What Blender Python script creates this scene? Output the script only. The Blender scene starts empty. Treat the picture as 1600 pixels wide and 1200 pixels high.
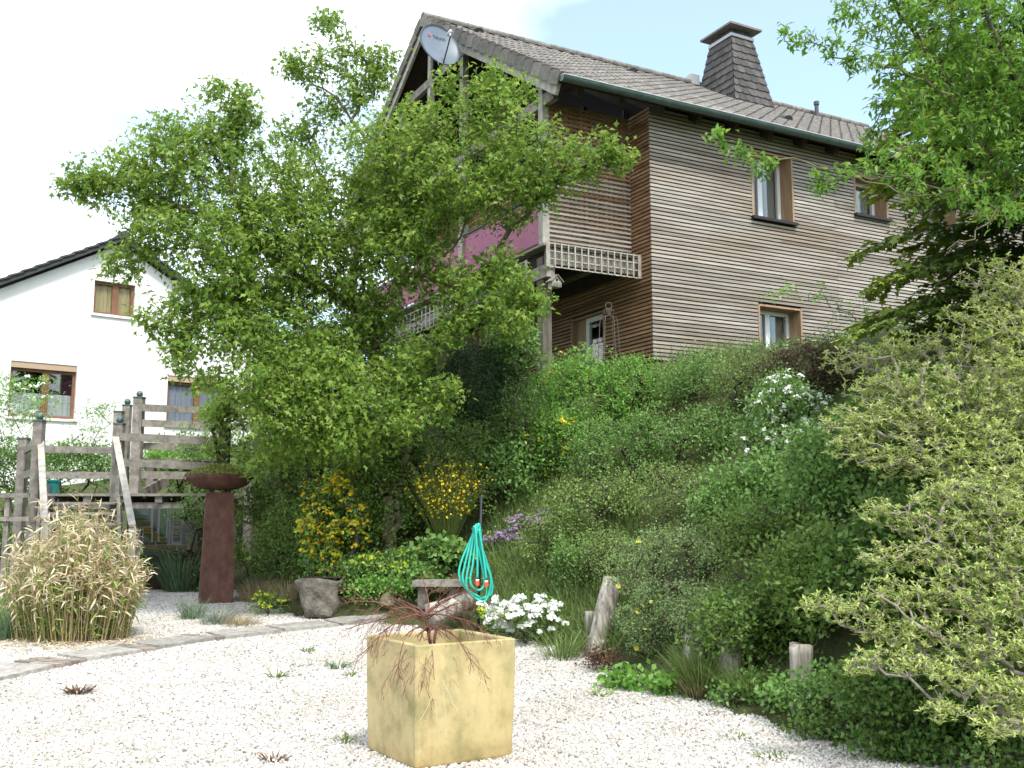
import bpy, math, random
import numpy as np
from mathutils import Vector, Matrix

SC = bpy.context.scene
COL = SC.collection
RNG = np.random.default_rng(7)
random.seed(7)

# ------------------------------------------------------------------ camera, sky, sun, exposure
FPX = 1601.0
PITCH = math.atan(212 / 1601.0)
CAMP = np.array([0, 0, 1.6])
cd = bpy.data.cameras.new('camera'); cam = bpy.data.objects.new('camera', cd); COL.objects.link(cam)
cam.location = CAMP; cam.rotation_euler = (math.pi / 2 + PITCH, 0, 0)
cd.sensor_width = 36; cd.lens = 36 * FPX / 1600; cd.clip_end = 2000; cd.clip_start = 0.05
SC.camera = cam

SUN_EL, SUN_AZ = math.radians(58), math.radians(152)     # azimuth clockwise from +Y
w = bpy.data.worlds.new('World'); SC.world = w; w.use_nodes = True
nt = w.node_tree; nt.nodes.clear()
def N(nt, t, **k):
    n = nt.nodes.new(t)
    for a, b in k.items(): setattr(n, a, b)
    return n
L = lambda nt, a, b: nt.links.new(a, b)
out = N(nt, 'ShaderNodeOutputWorld'); bg = N(nt, 'ShaderNodeBackground')
sky = N(nt, 'ShaderNodeTexSky', sky_type='NISHITA'); sky.sun_disc = False
sky.sun_elevation = SUN_EL; sky.sun_rotation = SUN_AZ; sky.dust_density = 1.6; sky.air_density = 1.0; sky.ozone_density = .4
tc = N(nt, 'ShaderNodeTexCoord')
mp = N(nt, 'ShaderNodeMapping'); mp.inputs['Location'].default_value = (2.93, -4.04, -6.52); mp.inputs['Scale'].default_value = (1, 1, 2.0)
nz = N(nt, 'ShaderNodeTexNoise'); nz.inputs['Scale'].default_value = 1.35; nz.inputs['Detail'].default_value = 7; nz.inputs['Roughness'].default_value = .5
rp = N(nt, 'ShaderNodeValToRGB'); rp.color_ramp.elements[0].position = .44; rp.color_ramp.elements[1].position = .57; rp.color_ramp.elements[0].color = (.17, .17, .17, 1)   # a thin veil everywhere
mx = N(nt, 'ShaderNodeMix', data_type='RGBA'); mx.inputs['B'].default_value = (9.0, 9.1, 9.2, 1)
L(nt, tc.outputs['Generated'], mp.inputs['Vector']); L(nt, mp.outputs[0], nz.inputs['Vector']); L(nt, nz.outputs['Fac'], rp.inputs[0])
ty = N(nt, 'ShaderNodeMix', data_type='RGBA', blend_type='MULTIPLY'); ty.inputs['Factor'].default_value = 1; ty.inputs['B'].default_value = (1.0, 1.3, 1.28, 1); L(nt, sky.outputs[0], ty.inputs['A'])
L(nt, rp.outputs[0], mx.inputs['Factor']); L(nt, ty.outputs['Result'], mx.inputs['A']); L(nt, mx.outputs['Result'], bg.inputs['Color'])
bg.inputs['Strength'].default_value = .15
L(nt, bg.outputs[0], out.inputs['Surface'])

sd = bpy.data.lights.new('sun', 'SUN'); sun = bpy.data.objects.new('sun', sd); COL.objects.link(sun)
sd.energy = 2.6; sd.angle = math.radians(10); sd.color = (1, .95, .86)
sdir = Vector((math.sin(SUN_AZ) * math.cos(SUN_EL), math.cos(SUN_AZ) * math.cos(SUN_EL), math.sin(SUN_EL)))
sun.rotation_euler = sdir.to_track_quat('Z', 'Y').to_euler(); sun.location = (0, -5, 20)
SC.view_settings.view_transform = 'Standard'; SC.view_settings.look = 'None'
SC.view_settings.exposure = 0.72; SC.view_settings.gamma = 1
SC.render.engine = 'CYCLES'
SC.cycles.use_denoising = True
SC.cycles.max_bounces = 6; SC.cycles.diffuse_bounces = 3; SC.cycles.glossy_bounces = 2; SC.cycles.transparent_max_bounces = 8; SC.cycles.transmission_bounces = 3
SC.cycles.use_adaptive_sampling = True; SC.cycles.adaptive_threshold = .02
SC.cycles.caustics_reflective = False; SC.cycles.caustics_refractive = False

# ------------------------------------------------------------------ layout helpers (points in the place)
def ray(px, py):
    x = (px - 800) / FPX; y = -(py - 600) / FPX
    return np.array([x, math.cos(PITCH) - y * math.sin(PITCH), math.sin(PITCH) + y * math.cos(PITCH)])
def at(px, py, Y):
    d = ray(px, py); return CAMP + d * (Y / d[1])
def pxm(Y): return Y / FPX

# ------------------------------------------------------------------ mesh helpers
class MB:
    def __init__(s): s.v = []; s.f = []; s.m = []; s.n = 0
    def add(s, verts, faces, mi=0):
        s.v.append(np.asarray(verts, float).reshape(-1, 3))
        s.f += [tuple(int(i) + s.n for i in f) for f in faces]; s.m += [mi] * len(faces)
        s.n += len(s.v[-1]); return s
    def obox(s, c, ax, ay, az, mi=0):            # half axes as vectors
        c, ax, ay, az = map(np.asarray, (c, ax, ay, az))
        v = [c + a * ax + b * ay + d * az for d in (-1, 1) for b in (-1, 1) for a in (-1, 1)]
        return s.add(v, [(0, 2, 3, 1), (4, 5, 7, 6), (0, 1, 5, 4), (1, 3, 7, 5), (3, 2, 6, 7), (2, 0, 4, 6)], mi)
    def box(s, lo, hi, mi=0):
        lo, hi = np.array(lo, float), np.array(hi, float); h = (hi - lo) / 2
        return s.obox((lo + hi) / 2, (h[0], 0, 0), (0, h[1], 0), (0, 0, h[2]), mi)
    def tube(s, pts, r, sides=8, mi=0, cap=True):
        pts = np.asarray(pts, float); n = len(pts); r = np.broadcast_to(np.asarray(r, float), (n,))
        T = np.gradient(pts, axis=0); T /= np.linalg.norm(T, axis=1)[:, None] + 1e-12
        up = np.array([0, 0, 1.]) if abs(T[0][2]) < .9 else np.array([1., 0, 0])
        vs = []; a = np.cross(T[0], up); a /= np.linalg.norm(a)
        for i in range(n):
            a = a - T[i] * (a @ T[i]); a /= np.linalg.norm(a) + 1e-12; b = np.cross(T[i], a)
            th = np.arange(sides) * 2 * math.pi / sides
            vs.append(pts[i] + r[i] * (np.cos(th)[:, None] * a + np.sin(th)[:, None] * b))
        fs = [(i * sides + j, i * sides + (j + 1) % sides, (i + 1) * sides + (j + 1) % sides, (i + 1) * sides + j) for i in range(n - 1) for j in range(sides)]
        if cap: fs += [tuple(range(sides))[::-1], tuple((n - 1) * sides + j for j in range(sides))]
        return s.add(np.concatenate(vs), fs, mi)
    def lathe(s, prof, c=(0, 0, 0), sides=24, mi=0):
        prof = np.asarray(prof, float); n = len(prof); th = np.arange(sides) * 2 * math.pi / sides
        v = np.concatenate([np.stack([p[0] * np.cos(th), p[0] * np.sin(th), np.full(sides, p[1])], 1) for p in prof]) + np.asarray(c)
        fs = [(i * sides + j, i * sides + (j + 1) % sides, (i + 1) * sides + (j + 1) % sides, (i + 1) * sides + j) for i in range(n - 1) for j in range(sides)]
        return s.add(v, fs, mi)
    def mesh(s, name, mats, origin=(0, 0, 0), smooth=False):
        me = bpy.data.meshes.new(name)
        v = np.concatenate(s.v) - np.asarray(origin)
        me.from_pydata(v.tolist(), [], s.f)
        for m in (mats if isinstance(mats, (list, tuple)) else [mats]): me.materials.append(m)
        if any(s.m): me.polygons.foreach_set('material_index', s.m)
        if smooth: me.polygons.foreach_set('use_smooth', [True] * len(me.polygons))
        me.update(); return me

def wloc(o):
    p = np.array(o.location)
    while o.parent is not None:
        o = o.parent; p = p + np.array(o.location)
    return p
def link(name, data, parent=None, loc=None, rot=None, scale=None):
    o = bpy.data.objects.new(name, data); COL.objects.link(o)
    if parent is not None: o.parent = parent
    if loc is not None: o.location = loc
    if rot is not None: o.rotation_euler = rot
    if scale is not None: o.scale = scale
    return o
def part(name, mb, mat, parent, smooth=False, kind=None, label=None):
    """one mesh built in world coordinates, hung under its parent (parents never rotate)"""
    o = link(name, mb.mesh(name, mat, wloc(parent), smooth), parent)
    if kind: o['kind'] = kind
    if label: o['label'] = label
    return o
def empty(name, loc, label, cat, group=None):
    o = link(name, None, loc=tuple(float(c) for c in loc)); o.empty_display_size = .2
    o['label'] = label; o['category'] = cat
    if group: o['group'] = group
    return o
def single(name, mb, mat, base, label, cat, group=None, smooth=False):
    o = link(name, mb.mesh(name, mat, base, smooth), loc=tuple(float(c) for c in base))
    o['label'] = label; o['category'] = cat
    if group: o['group'] = group
    return o

# ------------------------------------------------------------------ materials
def mat(name, col, rough=.7, noise=None, metal=0, bump=0, bscale=40, col2=None, nscale=6, stretch=(1, 1, 1), spec=.3, rnd=0, ramp=(.35, .65), coord='Object'):
    m = bpy.data.materials.new(name); m.use_nodes = True; nt = m.node_tree
    b = nt.nodes['Principled BSDF']; b.inputs['Roughness'].default_value = rough; b.inputs['Metallic'].default_value = metal
    b.inputs['Specular IOR Level'].default_value = spec
    b.inputs['Base Color'].default_value = (*col, 1)
    tc = N(nt, 'ShaderNodeTexCoord'); mp = N(nt, 'ShaderNodeMapping'); mp.inputs['Scale'].default_value = stretch
    L(nt, tc.outputs[coord], mp.inputs[0])
    vec = mp.outputs[0]
    if rnd:
        oi = N(nt, 'ShaderNodeObjectInfo'); ad = N(nt, 'ShaderNodeVectorMath', operation='ADD')
        sc = N(nt, 'ShaderNodeVectorMath', operation='SCALE'); sc.inputs[0].default_value = (37, 19, 53); L(nt, oi.outputs['Random'], sc.inputs['Scale'])
        L(nt, vec, ad.inputs[0]); L(nt, sc.outputs[0], ad.inputs[1]); vec = ad.outputs[0]
    cur = None
    if col2 is not None:
        nz = N(nt, 'ShaderNodeTexNoise'); nz.inputs['Scale'].default_value = nscale; nz.inputs['Detail'].default_value = 6; nz.inputs['Roughness'].default_value = .65
        L(nt, vec, nz.inputs['Vector'])
        r = N(nt, 'ShaderNodeValToRGB'); r.color_ramp.elements[0].position, r.color_ramp.elements[1].position = ramp
        r.color_ramp.elements[0].color = (*col, 1); r.color_ramp.elements[1].color = (*col2, 1)
        L(nt, nz.outputs['Fac'], r.inputs[0]); cur = r.outputs[0]
    if rnd:
        hs = N(nt, 'ShaderNodeHueSaturation'); hs.inputs['Color'].default_value = (*col, 1)
        mr = N(nt, 'ShaderNodeMapRange'); mr.inputs['To Min'].default_value = 1 - rnd; mr.inputs['To Max'].default_value = 1 + rnd
        L(nt, oi.outputs['Random'], mr.inputs['Value']); L(nt, mr.outputs[0], hs.inputs['Value'])
        if cur: L(nt, cur, hs.inputs['Color'])
        cur = hs.outputs[0]
    if cur: L(nt, cur, b.inputs['Base Color'])
    if bump:
        n2 = N(nt, 'ShaderNodeTexNoise'); n2.inputs['Scale'].default_value = bscale; n2.inputs['Detail'].default_value = 5
        bp = N(nt, 'ShaderNodeBump'); bp.inputs['Strength'].default_value = bump; bp.inputs['Distance'].default_value = .02
        L(nt, vec, n2.inputs['Vector']); L(nt, n2.outputs['Fac'], bp.inputs['Height']); L(nt, bp.outputs[0], b.inputs['Normal'])
    return m

def leafmat(name, c0, c1, c2, rough=.45, trans=.35, spec=.35):
    m = bpy.data.materials.new(name); m.use_nodes = True; nt = m.node_tree
    b = nt.nodes['Principled BSDF']; o = nt.nodes['Material Output']
    b.inputs['Roughness'].default_value = rough; b.inputs['Specular IOR Level'].default_value = spec
    a = N(nt, 'ShaderNodeAttribute', attribute_name='rnd')
    r = N(nt, 'ShaderNodeValToRGB'); e = r.color_ramp.elements
    e[0].position = 0; e[0].color = (*c0, 1); e[1].position = 1; e[1].color = (*c2, 1)
    k = e.new(.5); k.color = (*c1, 1)
    L(nt, a.outputs['Fac'], r.inputs[0]); L(nt, r.outputs[0], b.inputs['Base Color'])
    if trans > 0:
        t = N(nt, 'ShaderNodeBsdfTranslucent'); mx = N(nt, 'ShaderNodeMixShader'); mx.inputs[0].default_value = trans
        hs = N(nt, 'ShaderNodeHueSaturation'); hs.inputs['Hue'].default_value = .485; hs.inputs['Value'].default_value = 1.5
        L(nt, r.outputs[0], hs.inputs['Color']); L(nt, hs.outputs[0], t.inputs['Color'])
        L(nt, b.outputs[0], mx.inputs[1]); L(nt, t.outputs[0], mx.inputs[2]); L(nt, mx.outputs[0], o.inputs['Surface'])
    return m

M = {}
def slatmat():
    m = mat('weathered_larch', (.20, .172, .15), .75, col2=(.49, .452, .41), nscale=2.2, stretch=(.8, 6, 9), rnd=.17, bump=.25, bscale=20, ramp=(.28, .66))
    nt = m.node_tree; b = nt.nodes['Principled BSDF']; src = b.inputs['Base Color'].links[0].from_socket
    ge = N(nt, 'ShaderNodeNewGeometry'); mp = N(nt, 'ShaderNodeMapping'); mp.inputs['Scale'].default_value = (.45, .45, 1.5); mp.inputs['Location'].default_value = (3.1, 0, .6)
    nz = N(nt, 'ShaderNodeTexNoise'); nz.inputs['Scale'].default_value = 1.0; nz.inputs['Detail'].default_value = 5; nz.inputs['Roughness'].default_value = .6
    r = N(nt, 'ShaderNodeMapRange'); r.inputs['From Min'].default_value = .42; r.inputs['From Max'].default_value = .68
    x = N(nt, 'ShaderNodeMix', data_type='RGBA', blend_type='MULTIPLY'); x.inputs['B'].default_value = (.76, .67, .60, 1)
    L(nt, ge.outputs['Position'], mp.inputs[0]); L(nt, mp.outputs[0], nz.inputs['Vector']); L(nt, nz.outputs['Fac'], r.inputs['Value']); L(nt, r.outputs[0], x.inputs['Factor'])
    L(nt, src, x.inputs['A']); L(nt, x.outputs['Result'], b.inputs['Base Color']); return m
M['slat'] = slatmat()
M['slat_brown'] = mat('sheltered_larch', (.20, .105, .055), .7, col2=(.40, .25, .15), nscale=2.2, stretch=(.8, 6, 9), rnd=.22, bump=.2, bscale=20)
M['felt'] = mat('black_wind_felt', (.012, .011, .011), .9)
M['reveal'] = mat('reveal_larch', (.30, .185, .115), .6, col2=(.43, .285, .185), nscale=3, stretch=(6, 6, .6), bump=.1)
M['greywood'] = mat('grey_weathered_wood', (.16, .145, .13), .85, col2=(.34, .31, .28), nscale=4, stretch=(2, 2, 2), rnd=.12, bump=.35, bscale=30)
M['brownpost'] = mat('brown_weathered_post', (.085, .07, .058), .85, col2=(.19, .165, .145), nscale=5, stretch=(3, 3, .6), bump=.3, bscale=30)
M['palewood'] = mat('pale_weathered_wood', (.30, .28, .25), .85, col2=(.50, .47, .43), nscale=4, stretch=(2, 2, 2), rnd=.1, bump=.3, bscale=30)
M['darkwood'] = mat('dark_stained_wood', (.030, .024, .02), .8, col2=(.06, .045, .035), nscale=5)
M['tile'] = mat('concrete_roof_tile', (.13, .12, .112), .9, col2=(.245, .227, .212), nscale=9, rnd=.22, bump=.3, bscale=60)
M['verge'] = mat('concrete_verge_tile', (.15, .138, .128), .9, col2=(.24, .225, .21), nscale=9, rnd=.25, bump=.3, bscale=60)
M['zinc'] = mat('patinated_zinc', (.075, .115, .11), .45, col2=(.12, .165, .16), nscale=5, metal=.35)
M['zincrim'] = mat('bright_zinc_rim', (.55, .58, .60), .35, metal=.5)
M['slate'] = mat('slate_shingle', (.055, .052, .055), .75, col2=(.10, .092, .09), nscale=8, rnd=.3, bump=.2)
M['lead'] = mat('lead_flashing', (.42, .43, .45), .5, metal=.4)
M['concrete'] = mat('chimney_concrete', (.15, .14, .13), .85, col2=(.24, .22, .21), nscale=8)
M['plastic_grey'] = mat('grey_plastic', (.085, .085, .10), .5)
M['whiteframe'] = mat('white_window_paint', (.80, .81, .82), .35)
M['interior'] = mat('unlit_room_dark', (.03, .028, .026), .9)  # near-black colour stands in for the darkness of unlit rooms
M['curtain'] = mat('grey_net_curtain', (.42, .42, .42), .9, col2=(.62, .62, .60), nscale=10, stretch=(6, 6, .4))
M['curtain_gold'] = mat('ochre_curtain', (.60, .47, .24), .9, col2=(.78, .66, .40), nscale=8, stretch=(5, 5, .3))
M['curtain_blue'] = mat('blue_grey_curtain', (.34, .37, .50), .9, col2=(.52, .56, .68), nscale=8, stretch=(5, 5, .3))
M['curtain_white'] = mat('white_net_curtain', (.62, .66, .64), .9, col2=(.75, .78, .77), nscale=8, stretch=(5, 5, .3))
M['sill'] = mat('dark_metal_sill', (.035, .033, .035), .5, metal=.3)
M['magenta'] = mat('magenta_panel', (.27, .055, .14), .5, col2=(.32, .075, .17), nscale=2)
M['bluetube'] = mat('dark_blue_rail', (.03, .06, .10), .4)
M['render'] = mat('white_render', (.80, .81, .82), .9, col2=(.86, .86, .86), nscale=3, bump=.1, bscale=120)
M['brownframe'] = mat('brown_window_wood', (.18, .085, .05), .5, col2=(.24, .12, .07), nscale=4)
M['shutterbox'] = mat('beige_shutter_box', (.45, .34, .24), .6)
M['darktile'] = mat('anthracite_tile', (.05, .05, .055), .8, col2=(.08, .08, .085), nscale=6, rnd=.15)
M['dish'] = mat('blue_grey_dish', (.13, .16, .215), .4, col2=(.15, .185, .24), nscale=3)
M['black'] = mat('black_plastic', (.012, .012, .014), .5)
M['whiteplastic'] = mat('white_plastic', (.7, .7, .7), .5)
M['red'] = mat('red_print', (.55, .04, .05), .5)
M['dishtext'] = mat('dark_print', (.04, .04, .06), .5)
M['corten'] = mat('corten_steel', (.095, .042, .035), .75, col2=(.17, .085, .065), nscale=7, bump=.15, bscale=90, stretch=(1, 1, .6))
def plantermat():
    m = mat('ochre_planter', (.56, .45, .235), .55, col2=(.45, .36, .175), nscale=1.7, bump=.05, ramp=(.38, .70))
    nt = m.node_tree; b = nt.nodes['Principled BSDF']; src = b.inputs['Base Color'].links[0].from_socket
    tc = N(nt, 'ShaderNodeTexCoord')
    def layer(src, sc, loc, lo, hi, col, amt, rough=.6):
        mp = N(nt, 'ShaderNodeMapping'); mp.inputs['Scale'].default_value = sc; mp.inputs['Location'].default_value = loc; nz = N(nt, 'ShaderNodeTexNoise'); nz.inputs['Scale'].default_value = 1; nz.inputs['Detail'].default_value = 8; nz.inputs['Roughness'].default_value = rough
        r = N(nt, 'ShaderNodeMapRange'); r.inputs['From Min'].default_value = lo; r.inputs['From Max'].default_value = hi; r.inputs['To Max'].default_value = amt
        x = N(nt, 'ShaderNodeMix', data_type='RGBA', blend_type='MULTIPLY'); x.inputs['B'].default_value = (*col, 1)
        L(nt, tc.outputs['Object'], mp.inputs[0]); L(nt, mp.outputs[0], nz.inputs['Vector']); L(nt, nz.outputs['Fac'], r.inputs['Value']); L(nt, r.outputs[0], x.inputs['Factor']); L(nt, src, x.inputs['A']); return x.outputs['Result']
    src = layer(src, (3.2, 3.2, 3.4), (1.3, .2, 4.1), .47, .68, (.52, .58, .50), 1.0)      # olive algae patches
    src = layer(src, (9, 9, 1.2), (7, 2, 1), .50, .75, (.78, .70, .62), .8)                # vertical streaks
    src = layer(src, (40, 40, 40), (0, 5, 0), .55, .75, (.75, .68, .6), .6)                # grain
    sp = N(nt, 'ShaderNodeSeparateXYZ'); L(nt, tc.outputs['Object'], sp.inputs[0]); r = N(nt, 'ShaderNodeMapRange'); r.inputs['From Min'].default_value = .16; r.inputs['From Max'].default_value = .0; nz = N(nt, 'ShaderNodeTexNoise'); nz.inputs['Scale'].default_value = 14; nz.inputs['Detail'].default_value = 6; L(nt, tc.outputs['Object'], nz.inputs['Vector'])
    mu = N(nt, 'ShaderNodeMath', operation='MULTIPLY'); L(nt, sp.outputs['Z'], r.inputs['Value']); L(nt, r.outputs[0], mu.inputs[0]); L(nt, nz.outputs['Fac'], mu.inputs[1]); x = N(nt, 'ShaderNodeMix', data_type='RGBA', blend_type='MULTIPLY'); x.inputs['B'].default_value = (.62, .5, .4, 1)
    L(nt, mu.outputs[0], x.inputs['Factor']); L(nt, src, x.inputs['A']); L(nt, x.outputs['Result'], b.inputs['Base Color'])   # soil splashed up by rain
    return m
M['planter'] = plantermat()
M['soil'] = mat('soil', (.035, .026, .018), .95, col2=(.07, .05, .035), nscale=30, bump=.6, bscale=50)
M['stone'] = mat('mossy_stone', (.085, .075, .06), .9, col2=(.21, .19, .165), nscale=9, bump=1.0, bscale=25)
M['greenstone'] = mat('algae_boulder', (.14, .14, .08), .85, col2=(.24, .22, .15), nscale=6, bump=.3)
M['driftwood'] = mat('bleached_driftwood', (.13, .115, .095), .85, col2=(.50, .46, .41), nscale=4, stretch=(6, 6, .5), bump=.5, bscale=12)
M['bark'] = mat('maple_bark', (.075, .066, .04), .9, col2=(.16, .14, .085), nscale=9, bump=.5, bscale=25)
M['barkdark'] = mat('shrub_bark', (.05, .04, .03), .9, col2=(.11, .09, .07), nscale=12)
M['barkgrey'] = mat('grey_lichen_bark', (.15, .13, .11), .9, col2=(.33, .295, .255), nscale=18, bump=.3, bscale=50)
M['redtwig'] = mat('red_brown_twig', (.12, .04, .028), .6, col2=(.20, .09, .065), nscale=9)
M['paletwig'] = mat('dead_pale_twig', (.55, .48, .36), .7)
M['hose'] = mat('turquoise_hose', (.03, .50, .40), .35, col2=(.05, .56, .47), nscale=4, spec=.4)
M['orange'] = mat('orange_connector', (.75, .13, .04), .4)
M['pole'] = mat('dark_grey_pole', (.03, .034, .04), .5, metal=.3)
M['iron'] = mat('rusty_iron_rod', (.16, .125, .11), .7, metal=.2)
M['brick'] = mat('clay_brick', (.22, .18, .155), .9, col2=(.32, .275, .245), nscale=8, rnd=.25, bump=.3)
M['teal'] = mat('teal_pot', (.02, .23, .22), .4)
M['greybucket'] = mat('grey_bucket', (.10, .12, .14), .5)

def glassmat():
    m = bpy.data.materials.new('window_glass'); m.use_nodes = True; nt = m.node_tree; nt.nodes.clear()
    o = N(nt, 'ShaderNodeOutputMaterial'); t = N(nt, 'ShaderNodeBsdfTransparent'); g = N(nt, 'ShaderNodeBsdfGlossy'); g.inputs['Roughness'].default_value = .02
    t.inputs['Color'].default_value = (.92, .94, .94, 1); f = N(nt, 'ShaderNodeFresnel'); gb = N(nt, 'ShaderNodeNewGeometry'); im = N(nt, 'ShaderNodeMapRange'); im.inputs['To Min'].default_value = 1.6; im.inputs['To Max'].default_value = 1 / 1.6; L(nt, gb.outputs['Backfacing'], im.inputs['Value']); L(nt, im.outputs[0], f.inputs['IOR']); x = N(nt, 'ShaderNodeMixShader')
    mt = N(nt, 'ShaderNodeMath', operation='MULTIPLY'); mt.inputs[1].default_value = 2.0; mt.use_clamp = True
    L(nt, f.outputs[0], mt.inputs[0]); L(nt, mt.outputs[0], x.inputs[0]); L(nt, t.outputs[0], x.inputs[1]); L(nt, g.outputs[0], x.inputs[2]); L(nt, x.outputs[0], o.inputs['Surface'])
    return m
M['glass'] = glassmat()

# ------------------------------------------------------------------ terrain
BORDER = np.array([(9, 5.0), (4.6, 6.1), (3.5, 6.75), (2.75, 7.2), (2.25, 8.0), (1.75, 9.0), (1.42, 9.75), (.75, 11.4), (.1, 12.3), (-.5, 12.75), (-1.2, 13.3), (-1.9, 13.6), (-2.7, 14.0), (-3.5, 15.1), (-4.4, 17.0), (-5.2, 19.5), (-7.2, 22.5), (-9.5, 26), (-14, 40)])
HPOLY = np.concatenate([BORDER, [(-14, 200), (200, 200), (200, 5.0)]])
def inpoly(x, y, P):
    r = np.zeros(x.shape, bool); j = len(P) - 1
    for i in range(len(P)):
        c = ((P[i, 1] > y) != (P[j, 1] > y)) & (x < (P[j, 0] - P[i, 0]) * (y - P[i, 1]) / (P[j, 1] - P[i, 1] + 1e-12) + P[i, 0])
        r ^= c; j = i
    return r
def bdist(x, y):
    d = np.full(x.shape, 1e9)
    for a, b in zip(BORDER[:-1], BORDER[1:]):
        ab = b - a; t = np.clip(((x - a[0]) * ab[0] + (y - a[1]) * ab[1]) / (ab @ ab), 0, 1)
        d = np.minimum(d, np.hypot(x - a[0] - t * ab[0], y - a[1] - t * ab[1]))
    return d
def Hbase(y): return .05 * np.clip(y - 8, 0, 8.5) + .26 * np.clip(y - 18.5, 0, 9)
def H(x, y):
    x = np.asarray(x, float); y = np.asarray(y, float)
    x, y = np.broadcast_arrays(x, y)
    b = Hbase(y); d = np.where(inpoly(x, y, HPOLY), bdist(x, y), 0)
    k = np.clip(d / np.where(x < -1.5, 4.9, 5.9), 0, 1); k = np.where(k < .85, k * 1.06, 1 - (1 - k) ** 2 * 4.4)
    top = 4.36
    return b * (1 - k) + k * top
def H1(x, y): return float(H(np.array([x]), np.array([y]))[0])
def hit(px, py, dz=0.0):
    d = ray(px, py); t = np.linspace(4, 60, 4000); P = CAMP + d * t[:, None]
    h = H(P[:, 0], P[:, 1]) + dz; i = np.argmax(P[:, 2] < h)
    return P[i]

M['ground'] = mat('garden_soil_grass', (.035, .045, .015), .95, col2=(.075, .085, .03), nscale=3, bump=.6, bscale=30, coord='Object')
M['gravelbase'] = mat('gravel_bed', (.40, .38, .355), .9, col2=(.58, .565, .54), nscale=60, bump=.8, bscale=90)
def axis(a, b, lo, hi, step):
    xs = list(np.arange(lo, hi + 1e-6, step)); s = step; x = lo
    while x > a: s *= 1.35; x -= s; xs.insert(0, max(x, a))
    s = step; x = hi
    while x < b: s *= 1.35; x += s; xs.append(min(x, b))
    return np.array(sorted(set(xs)))
def grid_mesh(name, xs, ys, zf, m, keep=None):
    X, Y = np.meshgrid(xs, ys); Z = zf(X, Y); v = np.stack([X, Y, Z], -1).reshape(-1, 3); nx = len(xs)
    fs = []
    for j in range(len(ys) - 1):
        for i in range(nx - 1):
            if keep is None or keep[j, i]: fs.append((j * nx + i, j * nx + i + 1, (j + 1) * nx + i + 1, (j + 1) * nx + i))
    me = bpy.data.meshes.new(name); me.from_pydata(v.tolist(), [], fs); me.materials.append(m)
    me.polygons.foreach_set('use_smooth', [True] * len(me.polygons)); return me
xs, ys = axis(-400, 400, -9, 9, .25), axis(-60, 600, 4, 24, .25)
g = link('ground', grid_mesh('ground', xs, ys, H, M['ground'])); g['kind'] = 'structure'

gx, gy = np.arange(-9, 4.61, .1), np.arange(2.6, 17.5, .1)
CX, CY = np.meshgrid(gx[:-1] + .05, gy[:-1] + .05)
hill = inpoly(CX, CY, HPOLY)
keepg = ~hill | (bdist(CX, CY) < .06)
keepg &= ~((CX < -6.2 + .0 * CY) & (CY > 12.5))
gr = link('gravel_bed', grid_mesh('gravel_bed', gx, gy, lambda x, y: Hbase(y) + .006, M['gravelbase'], keepg)); gr['kind'] = 'structure'

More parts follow.
